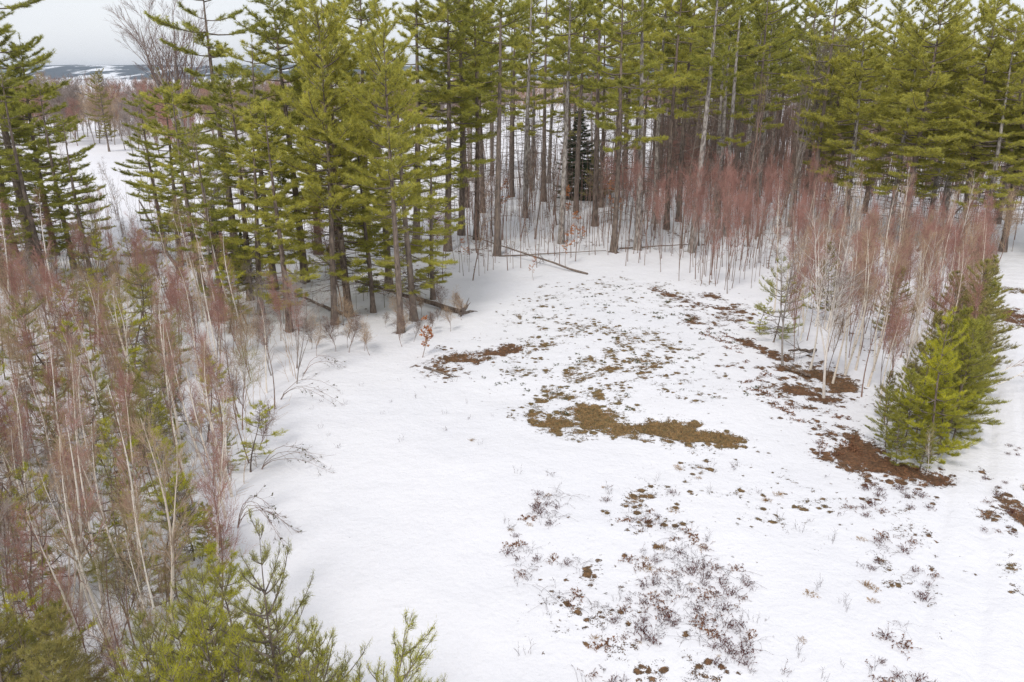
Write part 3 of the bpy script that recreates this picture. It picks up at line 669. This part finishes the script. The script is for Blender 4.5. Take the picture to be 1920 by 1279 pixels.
# --- saplings of the stand behind the clearing
POLY_C = [(880, 545), (960, 515), (1100, 490), (1200, 500), (1390, 580), (1480, 480), (1560, 400), (1300, 360), (900, 370), (800, 560)]
lCs = 'thin bare sapling among the tall pine trunks behind the clearing'; gCs = 'bare saplings under the tall pines'
tk = []
for p in scatter(POLY_C, 42, .9, tk): put(pick(BR['stem']), 'bare_sapling', lCs, 'sapling', gCs, p, U(4, 8.5))
lCp = 'slender bare pole tree between the pine trunks behind the clearing'; gCp = 'slender pole trees of the pine stand'
for p in scatter([(860, 480), (1240, 480), (1500, 470), (1560, 320), (1240, 280), (870, 300)], 140, 1.0, tk): put(BR['pole'][rng.integers(2)], 'pole_tree', lCp, 'bare tree', gCp, p, U(8, 15), wide=1.0)
lCr = 'red-twigged sapling in front of the dark pine stand'; gCr = 'red saplings under the tall pines'
for p in scatter([(1130, 470), (1200, 490), (1390, 570), (1440, 520), (1560, 470), (1560, 420), (1300, 380), (1130, 400)], 74, .8, tk): put(BR['red'][rng.integers(2)], 'red_sapling', lCr, 'sapling', gCr, p, U(5, 8.5), wide=.75)
for (bx, by, top) in [(1000, 527, 480), (1060, 500, 420), (935, 430, 330), (1085, 470, 390), (1050, 440, 340), (870, 490, 440), (1150, 430, 330)]:
    p = at(bx, by); put(BR['oak'][0], 'leafy_sapling', 'sapling holding dry orange leaves at the edge of the pine stand', 'sapling', 'orange-leaved saplings of the pine stand', p, tall(by, top))
p = at(792, 668); put(BR['oak'][1], 'leafy_sapling', 'small sapling with orange leaves beside the bare dirt bank', 'sapling', None, p, 2.2)
p = at(1378, 400); put(BR['greytree'][1], 'dead_snag', 'pale dead snag with a forked top in the dark wood', 'dead tree', None, p, tall(400, 245), wide=.35)

# --- left thicket
POLY_L = [(-330, 560), (100, 500), (330, 540), (545, 640), (590, 690), (530, 760), (490, 870), (440, 960), (400, 1060), (420, 1300), (300, 1560), (-500, 1560), (-400, 900)]
tk = [at(*p) for p in [(470, 880), (440, 905)]]
BL = ['straight white birch with reddish twigs in the dense sapling thicket', 'forked white birch with tan twigs in the dense sapling thicket', 'leaning white birch with reddish twigs in the dense sapling thicket']
gL = 'birches of the sapling thicket'; lL = 'slim white birch in the dense sapling thicket'
for (bx, by, top) in [(435, 930, 640), (420, 935, 700), (385, 745, 500), (265, 740, 510), (235, 780, 520), (300, 1010, 800), (110, 1060, 800), (145, 1250, 760), (215, 1230, 800), (85, 850, 600), (255, 800, 590), (330, 800, 600), (20, 900, 690), (180, 950, 640), (200, 1000, 650), (130, 990, 700), (470, 760, 600), (500, 735, 560), (300, 700, 560), (60, 1000, 690)]:
    p = at(bx, by); tk.append(p); k = rng.integers(3); put(BR['birch'][k], 'birch_tree', BL[k], 'birch', BL[k].split(' in ')[0] + 's', p, tall(by, top), wide=.9, tilt=(rng.normal() * .03, rng.normal() * .05))
for p in scatter(POLY_L, 34, 1.0, tk): k = rng.integers(3); put(BR['birch'][k], 'birch_tree', BL[k], 'birch', BL[k].split(' in ')[0] + 's', p, U(5, 8), wide=.85, tilt=(rng.normal() * .04, rng.normal() * .06))
gLy = 'young pines of the sapling thicket'; lLy = 'dull young pine half hidden in the dense sapling thicket'
P1('W', 2, 470, 885, 755, 'dense green young pine at the clearing edge of the sapling thicket', wide=1.4)
P1('Y', 1, 395, 1040, 935, 'fresh green young pine among birches at the clearing edge')
def wpine(p, h):
    k = rng.integers(3); w = ('tall ' if h > 3.6 else 'low ') + ['mid-green', 'dull olive', 'fresh yellow-green'][k]
    put(PR['W'][k], 'young_pine', w + ' young pine half hidden in the dense sapling thicket', 'young pine', w + ' young pines of the sapling thicket', p, h, wide=U(.85, 1.3))
for p in scatter(POLY_L, 75, 1.0, tk): wpine(p, U(2.6, 5.2))
RL = ['three-stemmed red-twigged sapling in the dense thicket of birches', 'two-stemmed red-twigged sapling in the dense thicket of birches']
for p in scatter(POLY_L, 60, .65, tk): k = rng.integers(2); put(BR['red'][k], 'red_sapling', RL[k], 'sapling', RL[k] + 's', p, U(3.2, 6.2), wide=.9, tilt=(rng.normal() * .05, rng.normal() * .05))
for p in scatter(POLY_L, 70, .6, tk):
    k = rng.integers(3)
    put(BR['tan'][k], 'bare_sapling', ['tan-twigged sapling in the dense thicket', 'olive-twigged sapling in the dense thicket', 'grey-twigged sapling in the dense thicket'][k], 'sapling', ['tan', 'olive', 'grey'][k] + ' saplings of the dense thicket', p, U(3.2, 6.0), tilt=(rng.normal() * .05, rng.normal() * .05))
gLb = 'brown saplings of the dense thicket'; lLb = 'bare brown sapling in the dense thicket of birches and young pines'
for p in scatter(POLY_L, 70, .5, tk): put(pick(BR['stem']), 'bare_sapling', lLb, 'sapling', gLb, p, U(3, 6.5), tilt=(rng.normal() * .06, rng.normal() * .06))
NEAR_L = [(-120, 840), (440, 840), (420, 1050), (430, 1300), (330, 1560), (-500, 1560), (-300, 1100)]
for p in scatter(NEAR_L, 22, .6, tk): k = rng.integers(3); put(BR['birch'][k], 'birch_tree', BL[k], 'birch', BL[k].split(' in ')[0] + 's', p, U(4.5, 7), wide=.8, tilt=(rng.normal() * .05, rng.normal() * .07))
for p in scatter(NEAR_L, 44, .6, tk): wpine(p, U(1.8, 4.2))
for p in scatter(NEAR_L, 20, .4, tk): k = rng.integers(2); put(BR['red'][k], 'red_sapling', RL[k], 'sapling', RL[k] + 's', p, U(3, 5.5), wide=.8, tilt=(rng.normal() * .05, rng.normal() * .05))
for p in scatter(NEAR_L, 28, .35, tk): put(pick(BR['stem']), 'bare_sapling', 'bare brown sapling in the dense thicket of birches and young pines', 'sapling', 'brown saplings of the dense thicket', p, U(3, 5.8), tilt=(rng.normal() * .06, rng.normal() * .06))
gLs = 'low scrub of the dense thicket'; lLs = 'low tangled scrub bush on the floor of the sapling thicket'
for p in scatter(POLY_L, 120, .45, tk): put(pick(BR['scrub']), 'scrub_bush', lLs, 'bush', gLs, p, U(1.6, 3.2))
for p in scatter([(560, 640), (660, 620), (880, 570), (860, 620), (700, 680), (610, 690)], 26, .6, tk):
    put(pick(BR['scrub']), 'scrub_bush', 'thin bare bush under the pines of the clearing corner', 'bush', 'thin bushes at the clearing corner', p, U(1.0, 2.4))
# thin poles behind the thicket and under the corner pines
for p in scatter([(-100, 520), (300, 560), (540, 620), (850, 560), (860, 400), (300, 400), (-100, 430)], 40, .9, tk):
    put(pick(BR['stem'] + BR['red'][:1]), 'bare_sapling', 'thin bare sapling under the pines before the open snow field', 'sapling', 'bare saplings before the snow field', p, U(4, 8.5), tilt=(rng.normal() * .05, rng.normal() * .05))

# --- near young pines in front of the camera
for (bx, by, top, k, lab, tl) in [
        (575, 1560, 958, 0, 'fresh young pine with upright tips overlapping the open snow', (0, 0)), (478, 1500, 1010, 0, 'thin-needled young pine beside the fresh upright-tipped pine', (0, -.03)),
        (600, 1640, 1062, 1, 'young pine leaning far out over the open snow', (0.05, .30)), (620, 1720, 1140, 1, 'low young pine bowed out over the open snow', (0.08, .32)), (640, 1760, 1195, 0, 'thin young pine tip bowed lowest over the open snow', (0.08, .25))]:
    P1('G', k, bx, by, top, lab, tilt=tl)
for (bx, by, top, k) in [(400, 1480, 1060, 1), (330, 1520, 1120, 0), (430, 1650, 1140, 1), (620, 1650, 1190, 0), (280, 1650, 1200, 1), (520, 1680, 1180, 1), (365, 1700, 1180, 1), (560, 1750, 1230, 0), (600, 1720, 1220, 0), (590, 1500, 1080, 0), (540, 1460, 1070, 1), (470, 1560, 1080, 1), (650, 1560, 1150, 1), (380, 1580, 1100, 1), (310, 1600, 1150, 0), (600, 1620, 1120, 1)]:
    P1('G', k, bx, by, top, 'young pine in the foreground clump below the birch thicket edge', 'young pines of the foreground clump', wide=1.15)
for (bx, by, top, k) in [(25, 1480, 1065, 0), (75, 1560, 1150, 2), (190, 1500, 1130, 2), (150, 1650, 1220, 2), (-40, 1500, 1120, 0)]:
    P1('Y', k, bx, by, top, 'deep green young pine at the foot of the sapling thicket', 'deep green young pines of the thicket', wide=1.2)

# --- bare trees of the background
p = at(358, 335); put(BR['vase'][0], 'bare_tree', 'bare vase-shaped tree standing against the pale sky', 'bare tree', None, p, tall(335, 5), rot=.6, wide=1.25)
p = at(392, 562); put(BR['greytree'][1], 'bare_tree', 'grey leaning bare tree in the pines at the thicket edge', 'bare tree', None, p, tall(562, 250), rot=0)
p = at(1480, 425); put(BR['greytree'][0], 'bare_tree', 'grey bare tree with spreading crown rising in the dark wood', 'bare tree', None, p, tall(425, 55))
p = at(1770, 455); put(BR['greytree'][1], 'bare_tree', 'bushy bare tree under the yellow-green pines', 'bare tree', None, p, tall(455, 250), wide=1.3)
lF = 'bare tree of the brown tree line across the snow field'; gF = 'bare trees of the tree line across the snow field'
tk = []
for p in scatter([(120, 274), (860, 268), (860, 240), (-100, 240), (-100, 274)], 190, 2.2, tk) + scatter([(840, 234), (1320, 228), (1320, 214), (840, 216)], 70, 3.0, tk): put(pick(BR['far']), 'bare_tree', lF, 'bare tree', gF, p, U(9, 14))
for (bx, by) in [(250, 290), (275, 300), (300, 295), (330, 300), (345, 320), (365, 330), (260, 280), (235, 282)]:
    p = at(bx, by); put(pick(BR['far']), 'bare_tree', 'bare brown tree near the foot of the vase-shaped tree', 'bare tree', 'bare trees around the vase-shaped tree', p, U(9, 13))

# --- fallen logs
def log(a, b, r, label, zb=0.0, root=False, stubs=6):
    A, Bp = at(*a), at(*b); za, zb_ = float(ground_z(*A)) + r * .8, float(ground_z(*Bp)) + r * .6 + zb
    n = 9; s = np.linspace(0, 1, n)[:, None]
    P = np.array([[*A, za]]) * (1 - s) + np.array([[*Bp, zb_]]) * s + rng.normal(size=(n, 3)) * [.05, .05, .02]
    e = thing('fallen_log', label, 'log', None, (A[0], A[1], float(ground_z(*A)))); o0 = np.array(e.location)
    g = Geo(); g.tubes((P - o0)[None], (r * (1 - .55 * s[:, 0]))[None], 9, True)
    o = bpy.data.objects.new('trunk', g.mesh('trunk', M['bark'], True)); COL.objects.link(o); o.parent = e
    g = Geo(); p, rr = grow((P - o0)[None], (r * (1 - .55 * s[:, 0]))[None], stubs, .2, .95, 1.1, 55, .1, 5, .12, .3, .2, .012); g.tubes(p, rr, 4)
    p, rr = grow(p, rr, 4, .3, .95, .5, 40, .05, 3, .12, .5, .3, .008); g.tubes(p, rr, 3)
    o = bpy.data.objects.new('branches', g.mesh('branches', M['limb'])); COL.objects.link(o); o.parent = e
    if root:
        g = Geo(); k = 26; d = unit(P[0] - P[1]); ax = unit(np.cross(d, [0, 0, 1.0])); up = np.cross(ax, d); an = U(0, 6.28, k)
        rad = ax[None] * np.cos(an)[:, None] + up[None] * np.sin(an)[:, None]; q = np.linspace(0, 1, 5)[None, :, None]
        L = U(.5, 1.0, k)[:, None, None]
        rp = (P[0] - o0)[None, None] + rad[:, None] * q * L + d[None, None] * (0.25 * q * L) + rng.normal(size=(k, 5, 3)) * .06 * q
        g.tubes(rp, .09 * (1 - .85 * q[..., 0]) + 0 * rp[..., 0], 5)
        o = bpy.data.objects.new('root_plate', g.mesh('root_plate', M['bark'])); COL.objects.link(o); o.parent = e
log((868, 588), (668, 540), .17, 'thick fallen trunk with upturned root plate at the clearing corner', .5, True, 8)
log((1100, 517), (880, 462), .085, 'long fallen trunk sloping across the saplings behind the clearing', .9, False, 22)
log((935, 478), (1135, 478), .06, 'slim straight fallen trunk crossing before the pine stand', .2, False, 6)
log((1160, 468), (1290, 470), .07, 'short fallen trunk beside the pale pine trunks', .5, False, 10)
log((1520, 705), (1470, 693), .08, 'mossy log on the bare litter under the birch thicket', .1, False, 5)
log((1530, 660), (1475, 690), .1, 'slanting broken stem among the birch thicket trunks', .9, False, 6)
log((640, 590), (560, 560), .12, 'thin fallen stem among the pines beside the clearing', .2, False, 6)
log((795, 688), (850, 705), .07, 'rotting branch lying beside the bare dirt bank', .0, False, 8)
log((340, 520), (270, 440), .14, 'grey stem slanting through the thicket edge pines', 3.0, False, 8)
log((1720, 470), (1830, 400), .13, 'pale stem leaning across the foot of the yellow-green pines', 2.5, False, 12)

# --- saplings bent over by snow at the left edge of the open snow
def bent(bx, by, L, hgt, az, label, n=3):
    p = at(bx, by); e = thing('bent_sapling', label, 'sapling', None, (p[0], p[1], float(ground_z(*p))))
    g = Geo(); g2 = Geo(); g3 = Geo()
    for j in range(n):
        l = L * U(.6, 1.1); hh = hgt * U(.6, 1.2); a = az + U(-.5, .5); q = np.linspace(0, 1, 9)
        P = np.stack([np.cos(a) * l * q ** 1.3, np.sin(a) * l * q ** 1.3, hh * np.sin(q * math.pi * .97)], -1)[None] + rng.normal(size=(1, 9, 3)) * .015
        R_ = (.013 * (1 - .75 * q))[None]; g.tubes(P, R_, 5)
        p2, r2 = grow(P, R_, 8, .4, 1, .55, 35, 0, 4, .12, .6, .4, .004); g2.tubes(p2, r2, 3)
        p3, r3 = grow(p2, r2, 4, .3, 1, .25, 35, 0, 3, .12, .7, .5, .004); g2.tubes(p3, r3, 3)
        ix = rng.integers(0, len(p2), 10); c, tg = along(p2[ix], U(.5, 1, 10)); g3.leaves(c, unit(tg + rng.normal(size=(10, 3)) * .6), .09, .025)
    for nm, gg, mm in (('stems', g, 'stem'), ('twigs', g2, 'twig_brown'), ('leaves', g3, 'weed_green')):
        o = bpy.data.objects.new(nm, gg.mesh(nm, M[mm])); COL.objects.link(o); o.parent = e
bent(527, 748, 3.0, .9, .15, 'bent sapling arching over the snow from the thicket edge beside the dense pine', 3)
bent(490, 880, 2.6, .7, .2, 'bent sapling sprawling on snow at the foot of the dense young pine', 4)
bent(445, 985, 2.4, 1.1, -.25, 'bent sapling arching over the snow below the forked birches', 5)
bent(570, 700, 2.0, .8, .5, 'small bent sapling at the inner clearing corner', 2)

# ---------------------------------------------------------------- weeds standing out of the snow
def weed(n, L, spread, leafn, matn, leafm, arch=.5, rad=.004, ll=.05, lw=.015, twigs=2):
    a = U(0, 6.28, n); q = np.linspace(0, 1, 6)[None]; l = L * U(.5, 1.15, n)[:, None]; s = spread * U(.2, 1.1, n)[:, None]
    b0 = rng.normal(size=(n, 2)) * spread * .35
    P = np.stack([b0[:, :1] + np.cos(a)[:, None] * s * q ** 1.4, b0[:, 1:] + np.sin(a)[:, None] * s * q ** 1.4, l * (q - arch * q ** 2.2) - .03 * (1 - q)], -1) + rng.normal(size=(n, 6, 3)) * .012 * q[..., None]
    R_ = rad * (1.2 - .7 * q) + 0 * P[..., 0]
    g = Geo(); g.tubes(P, R_, 3)
    if twigs: p2, r2 = grow(P, R_, twigs, .4, 1, L * .35, 35, .1, 3, .12, .8, .6, rad * .7); g.tubes(p2, r2, 3)
    parts = [('stems', g.mesh('stems', M[matn]), None)]
    if leafn:
        g = Geo(); ix = rng.integers(0, n, leafn); c, tg = along(P[ix], U(.15, 1, leafn)); g.leaves(c, unit(tg + rng.normal(size=(leafn, 3)) * .8), ll * U(.6, 1.3, leafn), lw)
        parts.append(('leaves', g.mesh('leaves', M[leafm]), None))
    return dict(h=1, parts=parts)
WD = dict(red=[weed(22, .5, .35, 90, 'weed_red', 'weed_red', .55, .0055, .06, .016), weed(14, .45, .5, 110, 'weed_red', 'fern', .7, .0055, .07, .018), weed(26, .4, .3, 70, 'weed_red', 'weed_red', .45, .0055, .055, .016)],
          bramble=[weed(16, .6, .95, 14, 'weed_grey', 'weed_red', .9, .005, twigs=4), weed(22, .5, .8, 10, 'weed_grey', 'weed_grey', .8, .005, twigs=3)],
          tuft=[weed(40, .22, .16, 0, 'weed_tan', None, .5, .006, twigs=0), weed(30, .18, .2, 30, 'weed_tan', 'weed_tan', .6, .005, twigs=0)],
          fern=[weed(14, .25, .3, 90, 'fern', 'fern', .75, .005, .09, .025, 0)],
          green=[weed(7, .10, .14, 40, 'weed_green', 'weed_green', .7, .004, .06, .018, 0), weed(9, .16, .2, 46, 'weed_green', 'weed_green', .6, .004, .07, .02, 1)],
          sprig=[weed(5, .6, .22, 0, 'weed_grey', None, .25, .004, twigs=3), weed(7, .45, .25, 10, 'weed_grey', 'weed_red', .3, .004, twigs=2)])
def weeds(kind, poly, n, smin, smax, name, label, cat, group, gap=.35, tk=None):
    for p in scatter(poly, n, gap, tk if tk is not None else [], 1.1):
        s = U(smin, smax); put(pick(WD[kind]), name, label, cat, group, p, s)
FG = [(940, 960), (1080, 900), (1290, 930), (1400, 1030), (1410, 1250), (1380, 1330), (1080, 1330), (1120, 1180), (960, 1080)]
FG2 = [(1240, 1000), (1390, 1000), (1410, 1320), (1080, 1330), (1200, 1180)]
tk = []
weeds('red', FG2, 34, .5, 1.0, 'weed_clump', 'dry red-brown weed clump in the brambly patch of the open snow', 'weeds', 'red-brown weeds of the bramble patch', .3, tk)
weeds('red', FG, 34, .4, .8, 'weed_clump', 'dry red-brown weed clump in the brambly patch of the open snow', 'weeds', 'red-brown weeds of the bramble patch', .3, tk)
weeds('bramble', FG2, 14, .5, .9, 'bramble', 'arching grey bramble in the weedy patch of the open snow', 'bramble', 'grey brambles of the weedy patch', .3, tk)
weeds('bramble', FG, 14, .4, .8, 'bramble', 'arching grey bramble in the weedy patch of the open snow', 'bramble', 'grey brambles of the weedy patch', .3, tk)
weeds('fern', FG, 16, .5, 1.0, 'dead_fern', 'flattened rusty fern in the weedy patch of the open snow', 'fern', 'rusty ferns of the weedy patch', .3, tk)
weeds('sprig', FG, 40, .4, .9, 'weed_sprig', 'thin grey weed sprig among the brambles of the open snow', 'weeds', 'weed sprigs among the brambles', .3, tk)
weeds('tuft', FG, 26, .4, .8, 'grass_tuft', 'tan dry grass tuft among the brambles of the open snow', 'grass tuft', 'tan grass tufts among the brambles', .3, tk)
weeds('sprig', [(900, 860), (1600, 860), (1650, 1330), (1000, 1330)], 46, .5, 1.0, 'weed_sprig', 'thin grey weed sprig standing alone in the open snow', 'weeds', 'lone weed sprigs in the snow', .8, [])
RE = [(1560, 850), (1640, 900), (1740, 930), (1760, 1060), (1720, 1330), (1640, 1330), (1620, 1000), (1500, 800)]
weeds('red', RE, 34, .4, .9, 'weed_clump', 'dry red-brown weed clump on the verge of the snowy track', 'weeds', 'red-brown weeds on the track verge', .4, tk)
weeds('bramble', RE, 12, .35, .6, 'bramble', 'arching grey bramble on the verge of the snowy track', 'bramble', 'brambles on the track verge', .4, tk)
for (bx, by) in [(1275, 877), (1310, 893), (1437, 933), (1462, 921), (1263, 958), (1625, 1098), (1638, 1105), (1635, 1128), (1240, 1028), (1216, 1066), (1520, 1116), (1505, 1200), (1615, 1010), (885, 828), (1318, 1026), (1270, 872)]:
    put(pick(WD['tuft']), 'grass_tuft', 'tan dry grass tuft standing alone in clean snow', 'grass tuft', 'tan grass tufts in the clean snow', at(bx, by), U(.7, 1.2))
SPK = [(900, 700), (960, 590), (1100, 530), (1300, 560), (1450, 660), (1500, 740), (1300, 770), (1000, 780)]
weeds('green', SPK, 130, .6, 1.3, 'low_plant', 'dark green low plant poking through the thin speckled snow', 'plant', 'low green plants in the speckled snow', .45, [])
weeds('fern', [(1300, 600), (1400, 640), (1560, 760), (1640, 870), (1560, 850), (1400, 720)], 36, .5, 1.1, 'dead_fern', 'flattened rusty fern on the bare litter before the birch thicket', 'fern', 'rusty ferns before the birch thicket', .4, [])
weeds('sprig', [(560, 700), (900, 700), (950, 850), (600, 860)], 22, .3, .7, 'weed_sprig', 'tiny dark sprig in the smooth snow near the dirt bank', 'weeds', 'tiny sprigs in the smooth snow', .9, [])
weeds('sprig', [(1380, 860), (1600, 880), (1620, 1330), (1400, 1330)], 14, .3, .6, 'weed_sprig', 'thin grey weed sprig standing alone in the open snow', 'weeds', 'lone weed sprigs in the snow', .9, [])
weeds('red', [(1835, 840), (1920, 830), (1930, 1060), (1840, 1000)], 16, .25, .5, 'weed_clump', 'low red-brown weed clump between the wheel ruts of the track', 'weeds', 'weeds between the wheel ruts', .3, [])

# --- dead grass on the bare patches and fallen needles: nobody could count these
def flakes(name, label, n_try, region, matn, lo, L, w, up, only_red=None):
    x0, x1, y0, y1 = region; x, y = U(x0, x1, n_try), U(y0, y1, n_try)
    f, rd = melt_field(x, y); k = f > lo
    if only_red is not None: k &= (rd > .6) if only_red else (rd <= .6)
    x, y = x[k], y[k]; n = len(x)
    g = Geo(); d = unit(np.stack([rng.normal(size=n), rng.normal(size=n), np.abs(rng.normal(size=n)) * up + .05], -1))
    g.blades(np.stack([x, y, ground_z(x, y) - .055], -1), d, L * U(.5, 1.3, n), w)
    o = bpy.data.objects.new(name, g.mesh(name, M[matn])); COL.objects.link(o); o['kind'] = 'stuff'; o['label'] = label; o['category'] = cat_of[name]
cat_of = {'dead_grass': 'grass', 'leaf_litter': 'leaf litter'}
flakes('dead_grass', 'short tan dead grass on the bare patches of the clearing', 420000, (-8, 22, 20, 48), 'weed_tan', .5, .13, .008, .8, False)
flakes('leaf_litter', 'rusty leaf and needle litter on the bare banks', 420000, (-10, 33, 20, 60), 'fern', .5, .09, .014, .4, True)

# --- thin undergrowth of the stand, and the wood that runs on to the hills
def undergrowth(name, label, px_poly, n, hr, r, matn, tw=5):
    pts = np.array(scatter(px_poly, n, 0.0, []))
    h = U(hr[0], hr[1], n); q = np.linspace(0, 1, 5)[None]
    P = np.stack([pts[:, :1] + rng.normal(size=(n, 1)) * .35 * q ** 1.5 + rng.normal(size=(n, 5)) * .03, pts[:, 1:] + rng.normal(size=(n, 1)) * .35 * q ** 1.5, ground_z(pts[:, 0], pts[:, 1])[:, None] - .05 + h[:, None] * q], -1)
    R_ = (r * U(.5, 1.3, n))[:, None] * (1.1 - .9 * q)
    g = Geo(); g.tubes(P, R_, 3)
    p2, r2 = grow(P, R_, tw, .25, .98, .8, 45, .15, 2, .1, .5, .4, .006); g.tubes(p2, r2, 3)
    o = bpy.data.objects.new(name, g.mesh(name, M[matn])); COL.objects.link(o); o['kind'] = 'stuff'; o['label'] = label; o['category'] = 'undergrowth'
undergrowth('undergrowth', 'thin reddish stems crowding under the pine stand', [(880, 520), (1100, 488), (1390, 560), (1480, 480), (1900, 470), (1950, 330), (1240, 310), (880, 340)], 2000, (2, 8), .028, 'stem', 4)
undergrowth('undergrowth', 'dark brown stems filling the depth of the wood', [(1230, 360), (1960, 400), (1990, 232), (1240, 236)], 4600, (4, 14), .07, 'twig_brown', 3)
undergrowth('undergrowth', 'fine tan brush filling the floor of the sapling thicket', POLY_L, 700, (.8, 3.0), .012, 'twig_tan', 5)
undergrowth('undergrowth', 'fine brown brush crowding between the nearer birches of the thicket', NEAR_L, 300, (.8, 3.2), .010, 'twig_grey', 5)
undergrowth('undergrowth', 'thin grey stems standing before the open snow field', [(-100, 560), (300, 560), (560, 640), (880, 560), (880, 350), (-100, 400)], 420, (2, 6), .02, 'stem', 4)
n = 1500; fx, fy = [], []
while len(fx) < n:
    y = 300 * (2400 / 300) ** U(0, 1); x = U(-0.75, 0.75) * y
    fx.append(x); fy.append(y)
fx, fy = np.array(fx), np.array(fy); fh = U(9, 16, n)
g = Geo(); q = np.linspace(0, 1, 3)[None]
P = np.stack([fx[:, None] + 0 * q, fy[:, None] + 0 * q, fh[:, None] * q - .3], -1); g.tubes(P, .16 * (1.2 - q) + 0 * P[..., 0], 3)
p2, r2 = grow(P, .12 + 0 * P[..., 0], 9, .15, .95, 5.0, 42, .25, 2, .1, .7, .5, .09); g.tubes(p2, r2, 3)
o = bpy.data.objects.new('far_wood', g.mesh('far_wood', M['twig_brown'])); COL.objects.link(o); o['kind'] = 'stuff'; o['label'] = 'brown leafless wood running back to the hills'; o['category'] = 'woods'

# --- the air
m = bpy.data.materials.new('haze_air'); m.use_nodes = True; t = m.node_tree; t.nodes.clear()
vo = t.nodes.new('ShaderNodeOutputMaterial'); pv = t.nodes.new('ShaderNodeVolumePrincipled')
pv.inputs['Color'].default_value = (0.80, 0.88, 1.0, 1); pv.inputs['Density'].default_value = HAZE; pv.inputs['Anisotropy'].default_value = 0.2
t.links.new(pv.outputs[0], vo.inputs['Volume'])
x0, x1, y0, y1, z0, z1 = gx[0] - 20, gx[-1] + 20, gy[0] - 20, gy[-1] + 20, -6.0, 95.0
hv = np.array([(x, y, z) for z in (z0, z1) for y in (y0, y1) for x in (x0, x1)])
haze = poly_obj('haze', hv, None, [(0, 2, 3, 1), (4, 5, 7, 6), (0, 1, 5, 4), (2, 6, 7, 3), (0, 4, 6, 2), (1, 3, 7, 5)], m)
haze['kind'] = 'stuff'; haze['label'] = 'thin pale winter haze'; haze['category'] = 'haze'
